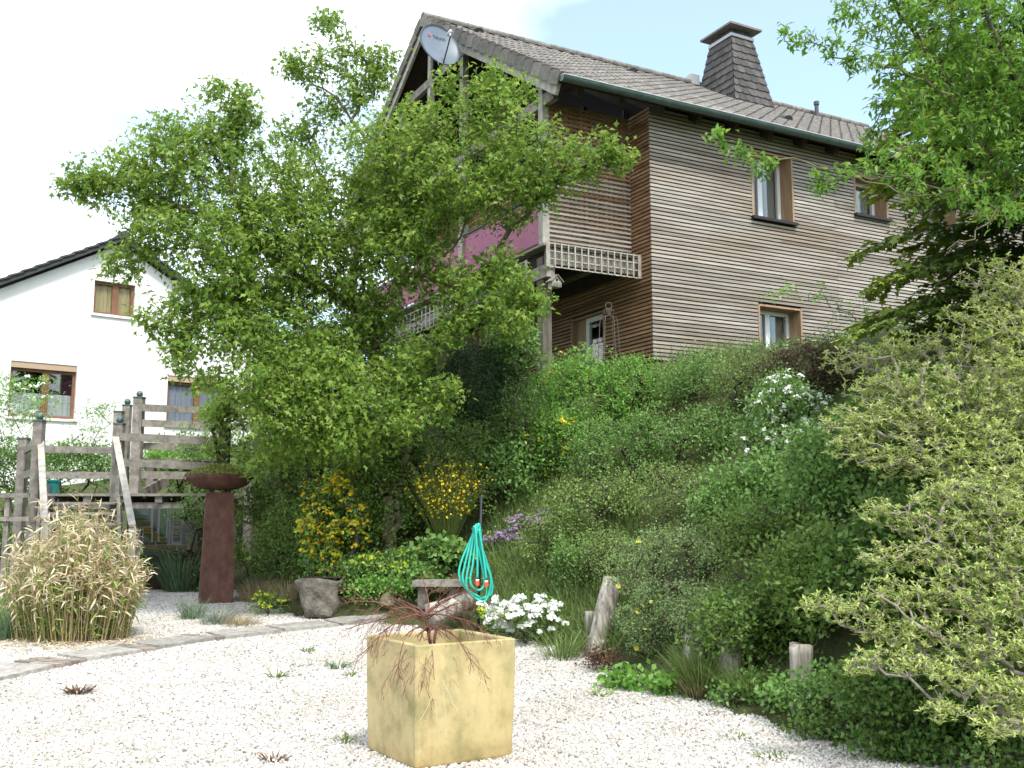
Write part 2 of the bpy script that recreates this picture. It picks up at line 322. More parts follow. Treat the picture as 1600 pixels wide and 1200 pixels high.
def pebble_gravel():
    m = bpy.data.materials.new('white_pebble'); m.use_nodes = True; nt = m.node_tree; b = nt.nodes['Principled BSDF']; b.inputs['Roughness'].default_value = .75
    oi = N(nt, 'ShaderNodeObjectInfo'); r = N(nt, 'ShaderNodeValToRGB'); e = r.color_ramp.elements; e[0].color = (.16, .15, .145, 1); e[0].position = 0
    e[1].position = 1; e[1].color = (.64, .63, .61, 1)
    for p, c in ((.05, (.20, .185, .17)), (.09, (.46, .38, .31)), (.22, (.36, .345, .33)), (.5, (.52, .505, .485))): k = e.new(p); k.color = (*c, 1)
    L(nt, oi.outputs['Random'], r.inputs[0])
    ge = N(nt, 'ShaderNodeNewGeometry'); nz = N(nt, 'ShaderNodeTexNoise'); nz.inputs['Scale'].default_value = .9; nz.inputs['Detail'].default_value = 6; mr = N(nt, 'ShaderNodeMapRange'); mr.inputs['From Min'].default_value = .45; mr.inputs['From Max'].default_value = .75; mr.inputs['To Max'].default_value = .8
    x = N(nt, 'ShaderNodeMix', data_type='RGBA', blend_type='MULTIPLY'); x.inputs['B'].default_value = (.80, .75, .66, 1); L(nt, ge.outputs['Position'], nz.inputs['Vector']); L(nt, nz.outputs['Fac'], mr.inputs['Value']); L(nt, mr.outputs[0], x.inputs['Factor']); L(nt, r.outputs[0], x.inputs['A']); L(nt, x.outputs['Result'], b.inputs['Base Color'])   # dusty patches
    vis = ~hill | (bdist(CX, CY) < .1)
    vis &= keepg & (CY > 5.2) & (np.abs(CX) < .62 * CY + .8)
    me = grid_mesh('gravel_stones', gx, gy, lambda x, y: Hbase(y) + .008, m, vis)
    o = link('gravel_stones', me); o['kind'] = 'stuff'; o['label'] = 'white crushed gravel covering the garden yard'; o['category'] = 'gravel'
    ng = bpy.data.node_groups.new('pebbles', 'GeometryNodeTree'); ng.interface.new_socket('Geometry', in_out='INPUT', socket_type='NodeSocketGeometry'); ng.interface.new_socket('Geometry', in_out='OUTPUT', socket_type='NodeSocketGeometry')
    gi = N(ng, 'NodeGroupInput'); go = N(ng, 'NodeGroupOutput')
    dp = N(ng, 'GeometryNodeDistributePointsOnFaces'); dp.inputs['Density'].default_value = 2300
    ico = N(ng, 'GeometryNodeMeshIcoSphere'); ico.inputs['Subdivisions'].default_value = 1; ico.inputs['Radius'].default_value = 1
    sm = N(ng, 'GeometryNodeSetMaterial'); sm.inputs['Material'].default_value = m
    ip = N(ng, 'GeometryNodeInstanceOnPoints')
    rr = N(ng, 'FunctionNodeRandomValue', data_type='FLOAT_VECTOR'); rr.inputs[1].default_value = (6.28, 6.28, 6.28)
    rs = N(ng, 'FunctionNodeRandomValue', data_type='FLOAT_VECTOR'); rs.inputs[0].default_value = (.007, .009, .006); rs.inputs[1].default_value = (.018, .022, .012); rs.inputs['Seed'].default_value = 4
    L(ng, gi.outputs[0], dp.inputs['Mesh']); L(ng, dp.outputs['Points'], ip.inputs['Points']); L(ng, ico.outputs['Mesh'], sm.inputs['Geometry']); L(ng, sm.outputs[0], ip.inputs['Instance'])
    L(ng, rr.outputs[0], ip.inputs['Rotation']); L(ng, rs.outputs[0], ip.inputs['Scale']); L(ng, ip.outputs[0], go.inputs[0])
    md = o.modifiers.new('pebbles', 'NODES'); md.node_group = ng
pebble_gravel()

# ------------------------------------------------------------------ the slatted timber house
HO = at(1022, 545, 17.2)
HA = math.radians(61.7)
U = np.array([math.sin(HA), math.cos(HA), 0]); V = np.array([-U[1], U[0], 0]); ZZ = np.array([0, 0, 1.])
def hp(t, s, z): return HO + U * t + V * s + ZZ * z
def hbox(mb, t0, t1, s0, s1, z0, z1, mi=0):
    return mb.obox(hp((t0 + t1) / 2, (s0 + s1) / 2, (z0 + z1) / 2), U * (t1 - t0) / 2, V * (s1 - s0) / 2, ZZ * (z1 - z0) / 2, mi)
ROTU = math.atan2(U[1], U[0]); ROTV = math.atan2(V[1], V[0])
house = empty('timber_house', hp(0, 0, -.2), 'two-storey house clad in weathered larch slats on the hilltop', 'house')
HB = wloc(house)

def cells(mb, breaks, zmin, top, holes, put):
    """wall of vertical strips with openings; put(a0,a1,z00,z01,z10,z11) adds one prism"""
    for a0, a1 in zip(breaks[:-1], breaks[1:]):
        am = (a0 + a1) / 2; hs = sorted([h for h in holes if h[0] - 1e-6 <= am <= h[1] + 1e-6], key=lambda h: h[2])
        z = zmin
        for h in hs:
            if h[2] > z: put(a0, a1, z, z, h[2], h[2])
            z = h[3]
        put(a0, a1, z, z, top(a0), top(a1))
def prism(mb, P, a0, a1, zb0, zb1, zt0, zt1, d0, d1):
    v = [P(a0, d0, zb0), P(a1, d0, zb1), P(a1, d0, zt1), P(a0, d0, zt0), P(a0, d1, zb0), P(a1, d1, zb1), P(a1, d1, zt1), P(a0, d1, zt0)]
    mb.add(v, [(0, 1, 2, 3), (5, 4, 7, 6), (0, 4, 5, 1), (1, 5, 6, 2), (2, 6, 7, 3), (3, 7, 4, 0)])

RISE = 3.58 / 5.72
def roofz(s): return 4.25 + (s + .45) * RISE if s <= 5.27 else 4.25 + (10.99 - s) * RISE
LEN = 11.0; DEP = 10.54
WIN = [(2.28, 3.27, 2.63, 3.92), (4.91, 5.80, 3.06, 3.88), (6.95, 7.85, 3.06, 3.88), (2.34, 3.37, -.55, 1.0), (4.94, 5.75, -.1, .97)]
br = sorted({0.012, LEN} | {x for h in WIN for x in h[:2]})
mb = MB(); cells(mb, br, -.6, lambda a: 4.40, WIN, lambda a0, a1, b0, b1, t0, t1: prism(mb, lambda a, d, z: hp(a, d, z), a0, a1, b0, b1, t0, t1, .012, .26))
eave_wall = part('eave_wall', mb, M['felt'], house)
DOOR = [(1.50, 2.62, -.6, .93)]
brg = [.262, 1.50, 2.62, 5.27, DEP - .262]
mb = MB(); cells(mb, brg, -.6, lambda s: roofz(s) - .2, DOOR, lambda a0, a1, b0, b1, t0, t1: prism(mb, lambda a, d, z: hp(d, a, z), a0, a1, b0, b1, t0, t1, .012, .26))
gable_wall = part('gable_wall', mb, M['felt'], house)
mb = MB(); hbox(mb, .012, LEN, DEP - .26, DEP, -.6, 4.35); part('rear_wall', mb, M['slat'], house)
mb = MB(); cells(mb, [.27, 5.27, DEP - .27], -.6, lambda s: roofz(s) - .2, [], lambda a0, a1, b0, b1, t0, t1: prism(mb, lambda a, d, z: hp(d, a, z), a0, a1, b0, b1, t0, t1, LEN - .26, LEN - .005))
part('far_gable_wall', mb, M['slat'], house)
mb = MB(); hbox(mb, .3, LEN - .3, 3.0, DEP - .3, -.6, 4.2); part('dark_room_box', mb, M['interior'], house)  # added dark box so the windows look into darkness

# slats: one shared unit board, scaled to each length
ub = MB(); hh = .0255
ub.add([(0, -.014, -hh), (1, -.014, -hh), (1, .014, -hh + .006), (0, .014, -hh + .006), (0, -.014, hh - .004), (1, -.014, hh - .004), (1, .014, hh), (0, .014, hh)],
       [(0, 3, 2, 1), (4, 5, 6, 7), (0, 1, 5, 4), (1, 2, 6, 5), (2, 3, 7, 6), (3, 0, 4, 7)])
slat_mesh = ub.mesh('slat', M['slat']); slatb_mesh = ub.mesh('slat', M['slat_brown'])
def slat(me, wall, p, length, rz):
    o = link('slat', me, wall, loc=p - wloc(wall), rot=(random.uniform(-.02, .02), 0, rz), scale=(length, 1, 1)); return o
PITCHZ = .0693
def row_pieces(a0, a1, z, holes, joints):
    cuts = [(a0, a1)]
    for h in holes:
        if h[2] - .03 < z < h[3] + .03:
            n = []
            for c in cuts:
                if h[0] > c[0] and h[1] < c[1]: n += [(c[0], h[0] - .004), (h[1] + .004, c[1])]
                else: n.append(c)
            cuts = n
    for j in joints:
        n = []
        for c in cuts:
            if c[0] + .3 < j < c[1] - .3: n += [(c[0], j - .002), (j + .002, c[1])]
            else: n.append(c)
        cuts = n
    return cuts
z = -.16; i = 0; rows = []
while z < 4.30: rows.append(z); z += PITCHZ
for i, z in enumerate(rows):
    js = [4.35 + (0 if i % 5 else -1.4)]
    for a, b in row_pieces(-.03, LEN, z, WIN, js):
        slat(slat_mesh, eave_wall, hp(a, -.006, z), b - a, ROTU)
    js = [5.3]
    if z < 1.55:
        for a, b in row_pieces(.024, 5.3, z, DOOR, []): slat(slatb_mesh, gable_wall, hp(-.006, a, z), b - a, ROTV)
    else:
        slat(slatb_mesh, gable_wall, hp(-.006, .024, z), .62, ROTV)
mb = MB(); z = rows[-1]
for z in rows:
    if z < 1.55: hbox(mb, -.02, .008, 5.304, DEP, z - hh, z + hh)
for z in np.arange(1.62, 7.3, PITCHZ):
    s0, s1 = .66, DEP
    if z > 4.3: break
    if s1 - s0 > .3: hbox(mb, -.02, .008, s0, s1, z - hh, z + hh)
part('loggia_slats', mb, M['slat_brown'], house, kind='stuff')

# windows in the eave wall
def window(h, kind):
    a0, a1, z0, z1 = h
    r = MB(); d1 = .37
    for (b0, b1, y0, y1) in ((a0 - .02, a0 + .022, z0, z1), (a1 - .022, a1 + .02, z0, z1), (a0 + .022, a1 - .022, z1 - .022, z1 + .015)):
        hbox(r, b0, b1, -.028, d1, y0, y1)
    f = MB(); A0, A1, Z0, Z1 = a0 + .025, a1 - .025, z0 + .02, z1 - .025; fw = .07
    for (b0, b1, y0, y1) in ((A0, A0 + fw, Z0, Z1), (A1 - fw, A1, Z0, Z1), (A0 + fw, A1 - fw, Z1 - fw, Z1), (A0 + fw, A1 - fw, Z0, Z0 + fw)): hbox(f, b0, b1, .28, .35, y0, y1)
    mid = A0 + (A1 - A0) * .45
    if kind: hbox(f, mid - .055, mid + .055, .272, .342, Z0 + fw, Z1 - fw)
    wn = part('window', f, M['whiteframe'], house)
    part('reveal', r, M['reveal'], wn)
    for q in ([(A0 + fw, mid - .05), (mid + .05, A1 - fw)] if kind else [(A0 + fw, A1 - fw)]):
        p = MB(); hbox(p, q[0], q[1], .31, .316, Z0 + fw, Z1 - fw); part('pane', p, M['glass'], wn)
    s = MB(); hbox(s, a0 - .05, a1 + .05, -.10, .28, z0 - .035, z0 + .018); part('sill', s, M['sill'], wn)
    c = MB(); n = 24; b0 = A0 + (A1 - A0) * (.70 if kind else .1); b1 = A1 - .03
    v = []
    for k in range(n + 1):
        a = b0 + (b1 - b0) * k / n; dd = .43 + .022 * math.sin(k * 2.1)
        v += [hp(a, dd, Z0 - .1), hp(a, dd, Z1)]
    c.add(v, [(2 * k, 2 * k + 2, 2 * k + 3, 2 * k + 1) for k in range(n)]); part('curtain', c, M['curtain'], wn)
for k, h in enumerate(WIN): window(h, k in (0, 3))
# garden door in the gable wall under the balcony
r = MB(); a0, a1, z1 = 1.50, 2.62, .93
for (b0, b1, y0, y1) in ((a0 - .02, a0 + .022, -.6, z1), (a1 - .022, a1 + .02, -.6, z1), (a0 + .022, a1 - .022, z1 - .022, z1 + .015)): hbox(r, -.028, .2, b0, b1, y0, y1)
hbox(r, .06, .10, 2.24, a1 - .022, -.6, z1 - .022)
f = MB()
for (b0, b1, y0, y1) in ((a0 + .03, a0 + .12, -.6, z1 - .03), (2.12, 2.22, -.6, z1 - .03), (a0 + .12, 2.12, z1 - .12, z1 - .03)): hbox(f, .05, .12, b0, b1, y0, y1)
dr = part('garden_door', f, M['whiteframe'], house); part('reveal', r, M['reveal'], dr)
p = MB(); hbox(p, .08, .087, a0 + .12, 2.12, -.6, z1 - .12); part('pane', p, M['glass'], dr)

# roof
VT = -2.1
e0 = lambda t, s, dz=0: hp(t, s, roofz(s) + dz)
SL = math.hypot(5.72, 3.58); sv = (V * 5.72 + ZZ * 3.58) / SL; sn = np.cross(U, sv)      # up the slope, slope normal
sv2 = (-V * 5.72 + ZZ * 3.58) / SL; sn2 = np.cross(sv2, U)
mb = MB()
for sgn, (vv, nn, s0) in enumerate(((sv, sn, -.45), (sv2, sn2, 10.99))):
    c = hp((VT + LEN + .4) / 2, s0, 4.25) + vv * SL / 2 - nn * .075
    mb.obox(c, U * (LEN + .4 - VT) / 2, vv * (SL / 2 - .01), nn * .035)
roof = part('roof', mb, M['darkwood'], house)
# concrete tiles: pan with a raised roll, one shared mesh
TW, TE = .30, .3375
prof = [(0, .0), (.03, .004), (.10, .004), (.13, .012), (.155, .044), (.185, .062), (.215, .060), (.245, .032), (.262, .008), (.30, .006)]
tm = MB(); v = []
for (x, h) in prof: v += [(x, 0, h + .016), (x, .40, h - .004), (x, 0, h - .008)]
fs = []
for k in range(len(prof) - 1): a, b = 3 * k, 3 * k + 3; fs += [(a, b, b + 1, a + 1), (a + 2, b + 2, b, a)]
tm.add(v, fs); tile_mesh = tm.mesh('roof_tile', M['tile'])
rotm = Matrix((Vector(U), Vector(sv), Vector(sn))).transposed()
rote = rotm.to_euler()
ncol = int((LEN + .4 - VT) / TW); nrow = 20
tl = [(c, r) for c in range(ncol) for r in range(nrow)]
rest = MB(); tv = np.array(tm.v[0])
for (c, r) in tl:
    p = hp(VT + .02 + c * TW, -.45, 4.25) + sv * (r * TE - .04) - sn * .025
    if c < 14 or (c < 15 and r > 4):
        link('roof_tile', tile_mesh, roof, loc=p - HB - np.zeros(3), rot=rote)
    else:
        q = p + sn * random.uniform(-.003, .004)
        rest.add(q + tv[:, :1] * U + tv[:, 1:2] * sv + tv[:, 2:] * sn, fs)
part('distant_roof_tiles', rest, M['tile'], roof, kind='stuff')
rest = MB()
for c in range(0, ncol):
    for r in range(nrow):
        q = hp(VT + .02 + c * TW, 10.99, 4.25) + sv2 * (r * TE - .04) - sn2 * .025
        rest.add(q + tv[:, :1] * U + tv[:, 1:2] * sv2 + tv[:, 2:] * sn2, fs)
part('rear_roof_tiles', rest, M['tile'], roof, kind='stuff')
# ridge caps, verge tiles, bargeboards
rc = MB(); th = np.linspace(-.15 * math.pi, 1.15 * math.pi, 9); v = []
for y, k in ((0, 1.0), (.38, .88)):
    v += [(y, -math.cos(a) * .125 * k, math.sin(a) * .10 * k) for a in th]
rc.add(v, [(j, j + 1, j + 10, j + 9) for j in range(8)] + [tuple(range(9))]); rm = rc.mesh('ridge_tile', M['tile'])
for k in range(int((LEN + .4 - VT) / .35)):
    link('ridge_tile', rm, roof, loc=hp(VT + k * .35, 5.27, 7.86) - HB, rot=(0, -.03, ROTU))
vm = MB(); vm.obox((-.03, TE / 2, -.055), (.018, 0, 0), (0, TE / 2 - .006, -.016), (0, 0, .105)); vm.obox((.05, TE / 2, .06), (.07, 0, 0), (0, TE / 2 + .004, -.016), (0, 0, .012))
vmesh = vm.mesh('verge_tile', M['verge'])
rote2 = Matrix((Vector(-U), Vector(sv2), Vector(sn2))).transposed()
vm2 = MB(); vm2.add(vm.v[0] * (-1, 1, 1), [f[::-1] for f in vm.f[:6]]); vm2.add(vm.v[1] * (-1, 1, 1), [f[::-1] for f in vm.f[:6]])
vmesh2 = vm2.mesh('verge_tile', M['verge'])
for r in range(nrow):
    link('verge_tile', vmesh, roof, loc=hp(VT, -.45, 4.25) + sv * (r * TE - .04) - HB, rot=rote)
    link('verge_tile', vmesh2, roof, loc=hp(VT, 10.99, 4.25) + sv2 * (r * TE - .04) - HB, rot=(rote2.to_3x3()).to_euler())
for vv, nn, s0 in ((sv, sn, -.45), (sv2, sn2, 10.99)):
    mb = MB(); c = hp(VT + .035, s0, 4.25) + vv * (SL / 2) - nn * .215
    mb.obox(c, U * .03, vv * (SL / 2 - .02), nn * .095); part('bargeboard', mb, M['palewood'], roof)
for k in range(16):
    t = VT + .5 + k * .83
    mb = MB(); c = hp(t, -.36, 4.25 + .09 * RISE) + sv * 1.0 - sn * .19; mb.obox(c, U * .05, sv * 1.0, sn * .075); part('rafter', mb, M['darkwood'], roof)
for px, py, t, s in ((0, 0, -1.0, 4.75), (0, 0, 2.7, 4.3), (0, 0, 4.7, 1.5)):
    mb = MB(); p = e0(t, s, .03); q = [p + U * (.12 * math.cos(a)) + sn * (.10 * math.sin(a)) for a in np.linspace(0, math.pi, 9)]
    mb.add(q + [x + sv * .28 - sn * .05 for x in q], [(j, j + 1, j + 10, j + 9) for j in range(8)] + [tuple(range(9))]); part('vent_tile', mb, M['darktile'], roof)
# gutter
mb = MB(); gs, gz = -.53, 4.215; n = 10; v = []
for t in (VT - .02, LEN + .4):
    v += [hp(t, gs + .08 * math.cos(a), gz + .085 * math.sin(a)) for a in np.linspace(math.pi, 2 * math.pi, n)]
mb.add(v, [(j, j + n, j + n + 1, j + 1) for j in range(n - 1)] + [tuple(range(n))]); gut = part('gutter', mb, M['zinc'], house)
mb = MB(); mb.tube([hp(VT - .02, gs - .082, gz + .004), hp(LEN + .4, gs - .082, gz + .004)], .011, 6); part('gutter_rim', mb, M['zincrim'], gut)
for t in np.arange(-.6, 11, 1.9):
    mb = MB(); mb.tube([hp(t, gs + .085 * math.cos(a), gz + .09 * math.sin(a)) for a in np.linspace(math.pi, 2 * math.pi, 8)], .008, 4); part('gutter_seam', mb, M['zinc'], gut)

# slate chimney
ct, cs = 5.80, 4.50
def cring(z, k0, k1): return [hp(ct + a * k0, cs + b * k1, z) for a, b in ((-1, -1), (1, -1), (1, 1), (-1, 1))]
zb, ztop = 6.5, 8.74
wk = lambda z: (.62 + (.33 - .62) * (z - 6.8) / (ztop - 6.8), .80 + (.40 - .80) * (z - 6.8) / (ztop - 6.8))
mb = MB(); mb.add(cring(zb, *[k - .02 for k in wk(zb)]) + cring(ztop, *[k - .02 for k in wk(ztop)]), [(0, 1, 5, 4), (1, 2, 6, 5), (2, 3, 7, 6), (3, 0, 4, 7), (4, 5, 6, 7)])
chim = part('chimney', mb, M['slate'], roof)
rowsz = np.linspace(6.72, ztop - .07, 11)
for ri, z in enumerate(rowsz):
    dz = rowsz[1] - rowsz[0] + .05
    for face in range(4):
        k0, k1 = wk(z); q0, q1 = wk(z + dz)
        A = cring(z, k0 + .012, k1 + .012); B = cring(z + dz, q0 - .004, q1 - .004)
        a, b, c, d = A[face], A[(face + 1) % 4], B[(face + 1) % 4], B[face]
        ncl = max(2, int(round(np.linalg.norm(b - a) / .26))); off = (ri % 2) * .5 / ncl
        us = [0] + [u for u in (np.arange(ncl) + (.5 if ri % 2 else 1)) / ncl if .05 < u < .95] + [1]
        for u0, u1 in zip(us[:-1], us[1:]):
            nrm = np.cross(b - a, d - a); nrm /= np.linalg.norm(nrm)
            lo0, lo1 = a + (b - a) * u0, a + (b - a) * (u1 - .004); hi0, hi1 = d + (c - d) * u0, d + (c - d) * (u1 - .004)
            rise = (hi0 - lo0) * .22
            m2 = MB(); pts = [lo0 + rise * .9, lo0 + (lo1 - lo0) * .2, lo0 + (lo1 - lo0) * .75, lo1 + rise * .25, hi1, hi0]
            m2.add([x + nrm * .012 for x in pts[:4]] + pts[4:] + [x for x in pts[:4]], [(0, 1, 2, 3, 4, 5), (6, 7, 1, 0), (7, 8, 2, 1), (8, 9, 3, 2)])
            part('slate_shingle', m2, M['slate'], roof)
mb = MB(); k0, k1 = wk(ztop); mb.add(cring(ztop - .05, k0 + .03, k1 + .03) + cring(ztop + .03, k0 + .03, k1 + .03), [(0, 1, 5, 4), (1, 2, 6, 5), (2, 3, 7, 6), (3, 0, 4, 7), (4, 5, 6, 7), (3, 2, 1, 0)]); part('flashing', mb, M['lead'], chim)
for a, b in ((-1, -1), (1, -1), (1, 1), (-1, 1)):
    mb = MB(); hbox(mb, ct + a * .22 - .05, ct + a * .22 + .05, cs + b * .28 - .05, cs + b * .28 + .05, ztop + .03, ztop + .17); part('cap_support', mb, M['concrete'], chim)
mb = MB(); mb.add(cring(ztop + .17, .49, .58) + cring(ztop + .22, .49, .58) + [hp(ct, cs, ztop + .38)], [(3, 2, 1, 0), (0, 1, 5, 4), (1, 2, 6, 5), (2, 3, 7, 6), (3, 0, 4, 7), (4, 5, 8), (5, 6, 8), (6, 7, 8), (7, 4, 8)]); part('chimney_cap', mb, M['concrete'], chim)
mb = MB(); hbox(mb, ct - .75, ct - .5, 5.12, 5.32, 7.80, 8.06); part('metal_box', mb, M['lead'], roof)
p = e0(9.1, 5.0); mb = MB(); mb.lathe([(.0, -.2), (.055, -.2), (.055, .34), (.075, .34), (.075, .43), (.0, .44)], p, 12); part('vent_pipe', mb, M['plastic_grey'], roof, smooth=False)

# balcony: deck, posts, beams, panels, screen, trellis
BT = -1.88
bal = MB()
for k in range(3): hbox(bal, BT + .12 + k * .8, BT + .24 + k * .8, .50, DEP - .1, 1.42, 1.64)
balc = part('balcony', bal, M['darkwood'], house)
for k in range(13): mb = MB(); hbox(mb, BT - .08 + k * .143, BT + .055 + k * .143, .34, DEP, 1.645, 1.685); part('deck_board', mb, M['greywood'], balc)
mb = MB(); hbox(mb, BT + .02, -.03, .40, .50, 1.36, 1.64); part('edge_beam', mb, M['greywood'], balc)
for s in (.62, 3.8, 7.05, 10.2):
    mb = MB(); hbox(mb, BT, BT + .17, s - .10, s + .10, -.9, 1.50); part('post', mb, M['brownpost'], balc)
    mb = MB(); zt = roofz(s) - .28; hbox(mb, BT + .02, BT + .15, s - .075, s + .075, 1.69, zt); part('upper_post', mb, M['palewood'], balc)
mb = MB(); hbox(mb, BT - .02, BT + .13, .35, 10.4, 1.12, 1.34); part('cross_beam', mb, M['greywood'], balc)
mb = MB(); hbox(mb, BT + .03, BT + .14, .2, 10.4, 4.16, 4.36); part('plate_beam', mb, M['greywood'], balc)
mb = MB(); hbox(mb, BT + .0, BT + .10, 3.05, 7.5, 6.38, 6.56); part('collar_beam', mb, M['greywood'], balc)
mb = MB(); hbox(mb, BT + .02, BT + .12, 5.35, 5.5, 4.36, 7.4); part('king_post', mb, M['palewood'], balc)
for a, b in ((.70, 3.71), (3.89, 6.96), (7.14, 10.1)):
    mb = MB(); hbox(mb, BT + .06, BT + .075, a, b, 1.80, 2.58); part('panel', mb, M['magenta'], balc)
    mb = MB(); mb.tube([hp(BT + .067, a, 2.66), hp(BT + .067, b, 2.66)], .025, 8); part('handrail', mb, M['bluetube'], balc, smooth=True)
mb = MB(); hbox(mb, -.06, .0 - .03, .70, .76, 1.69, 4.5)
hbox(mb, BT + .9, BT + .98, .62, .70, 1.69, 4.35); scr = part('slat_screen', mb, M['darkwood'], balc)
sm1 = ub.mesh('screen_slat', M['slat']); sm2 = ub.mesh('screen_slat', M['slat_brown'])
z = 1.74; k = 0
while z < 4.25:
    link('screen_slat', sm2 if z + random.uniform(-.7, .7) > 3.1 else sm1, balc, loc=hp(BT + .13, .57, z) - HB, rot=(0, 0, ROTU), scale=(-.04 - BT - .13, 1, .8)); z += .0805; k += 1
z = 1.74 + .04
sm3 = ub.mesh('screen_slat', M['palewood'])  # pale colour on added inner slats imitates light dashes through the gaps
while z < 4.2:
    link('screen_slat', sm3, balc, loc=hp(BT + .13, .632, z) - HB, rot=(0, 0, ROTU), scale=(-.08 - BT - .13, 1, 1)); z += .0805
for t in np.linspace(BT + .22, -.14, 16):
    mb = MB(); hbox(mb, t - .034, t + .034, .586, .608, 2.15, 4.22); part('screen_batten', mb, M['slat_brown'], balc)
def trellis(P, a0, a1, zb, zt, nv):
    for a in np.linspace(a0, a1, nv):
        mb = MB(); w = .035 if a in (a0, a1) else .011; P(mb, a - w, a + w, zb, zt, 0); part('trellis_bar', mb, M['palewood'], balc)
    for z in np.linspace(zb + .01, zt - .01, 4):
        mb = MB(); P(mb, a0 + .035, a1 - .035, z - .01, z + .01, .016); part('trellis_bar', mb, M['palewood'], balc)
trellis(lambda mb, a, b, z0, z1, o: hbox(mb, a, b, .30 + o, .315 + o, z0, z1), BT - .02, -.05, 1.28, 1.70, 15)
for a, b in ((.95, 3.6), (4.0, 6.85), (7.25, 10.0)):
    trellis(lambda mb, c, d, z0, z1, o: hbox(mb, BT - .09 + o, BT - .075 + o, c, d, z0, z1), a, b, 1.02, 1.52, 15)

# satellite dish on the gable
dc = hp(-2.55, 3.38, 6.27); nd = np.array([.50, -.80, .30]); nd /= np.linalg.norm(nd)
dx = np.cross(nd, ZZ); dx = -dx / np.linalg.norm(dx); dy = np.cross(nd, dx); dy = dy if dy[2] > 0 else -dy
dish = empty('satellite_dish', hp(-2.2, 3.4, 5.8), 'blue-grey satellite dish mounted on the gable below the roof ridge', 'satellite dish')
mb = MB(); v = []; R = 16
for i in range(8):
    r = i / 7
    v += [dc + dx * (.43 * r * math.cos(a)) + dy * (.48 * r * math.sin(a)) + nd * (.075 * r * r) for a in np.arange(40) * 2 * math.pi / 40]
fs = [(i * 40 + j, i * 40 + (j + 1) % 40, (i + 1) * 40 + (j + 1) % 40, (i + 1) * 40 + j) for i in range(7) for j in range(40)]
rim = [dc + dx * (.438 * math.cos(a)) + dy * (.488 * math.sin(a)) + nd * .058 for a in np.arange(40) * 2 * math.pi / 40]
mb.add(v + rim, fs + [(280 + j, 320 + j, 320 + (j + 1) % 40, 280 + (j + 1) % 40) for j in range(40)])
part('reflector', mb, M['dish'], dish, smooth=True)
arm0 = dc - dy * .46 + nd * .06; arm1 = dc - dy * .13 + nd * .46
mb = MB(); mb.tube([arm0, arm1], .014, 6); part('feed_arm', mb, M['black'], dish)
mb = MB(); mb.tube([arm1, arm1 + dy * .10], .02, 8); mb.tube([arm1 + dy * .10 + nd * .05, arm1 + dy * .10 - nd * .07], [.028, .04], 10); part('converter', mb, M['whiteplastic'], dish, smooth=True)
mb = MB(); mb.tube([dc - nd * .02, dc - nd * .22], .05, 8); mb.tube([dc - nd * .22 - ZZ * .5, dc - nd * .22 + ZZ * .1], .03, 8); mb.tube([dc - nd * .22 - ZZ * .42, hp(-1.86, 3.8, 5.95)], .025, 8); part('mount', mb, M['black'], dish)
fc = bpy.data.curves.new('brand_lettering', 'FONT'); fc.body = 'TRIAX'; fc.size = .10; fc.align_x = 'CENTER'; fc.extrude = .001
fo = bpy.data.objects.new('tmp_text', fc); COL.objects.link(fo); bpy.context.view_layer.update()
fm = bpy.data.meshes.new_from_object(fo.evaluated_get(bpy.context.evaluated_depsgraph_get())); bpy.data.objects.remove(fo)
fm.materials.clear(); fm.materials.append(M['dishtext'])
tp = dc + dy * .17 + dx * .03 + nd * .030
link('lettering', fm, dish, loc=tp - wloc(dish), rot=Matrix((Vector(dx), Vector(dy), Vector(nd))).transposed().to_euler())
mb = MB(); q = tp - dx * .22 + nd * .012; mb.obox(q + dy * .03, dx * .025, dy * .025, nd * .001); part('logo', mb, M['red'], dish)

# birdhouse under the balcony corner
bp = hp(BT + .1, .30, .93); bx, by = U, V
bh = empty('birdhouse', bp, 'small grey wooden birdhouse hanging under the balcony corner', 'birdhouse')
mb = MB(); a, d, h = .085, .07, .17
pr = [(-a, 0), (a, 0), (a, h * .62), (0, h * 1.12), (-a, h * .62)]
v = [bp + bx * x - by * d + ZZ * y for x, y in pr] + [bp + bx * x + by * d + ZZ * y for x, y in pr]
mb.add(v, [(0, 1, 2, 3, 4), (9, 8, 7, 6, 5)] + [(j, j + 5, (j + 1) % 5 + 5, (j + 1) % 5) for j in range(5)]); part('box', mb, M['palewood'], bh)
for sg in (-1, 1):
    mb = MB(); e1 = bp + bx * sg * (a + .03) + ZZ * (h * .62 - .025); e2 = bp + ZZ * (h * 1.12 + .008); c = (e1 + e2) / 2; l = (e2 - e1) / 2; nn = np.cross(l, by); nn /= np.linalg.norm(nn); nn = nn if nn[2] > 0 else -nn
    mb.obox(c + nn * .008, l, by * (d + .03), nn * .006); part('roof_board', mb, M['greywood'], bh)
mb = MB(); th = np.arange(14) * 2 * math.pi / 14; q = bp + ZZ * h * .68 - by * (d + .002); mb.add([q + bx * .024 * math.cos(x) + ZZ * .024 * math.sin(x) for x in th] , [tuple(range(14))]); part('dark_hole_disc', mb, M['black'], bh)  # flat black disc paints the darkness of the opening
for k in range(6):
    mb = MB(); q = bp + bx * (-.07 + k * .028) - by * (d + .02); mb.obox(q + ZZ * .035, bx * .008, by * .004, ZZ * .035); part('picket', mb, M['greywood'], bh)
mb = MB(); mb.tube([bp + ZZ * h * 1.1, bp + ZZ * .45], .004, 4); part('hanger', mb, M['iron'], bh)

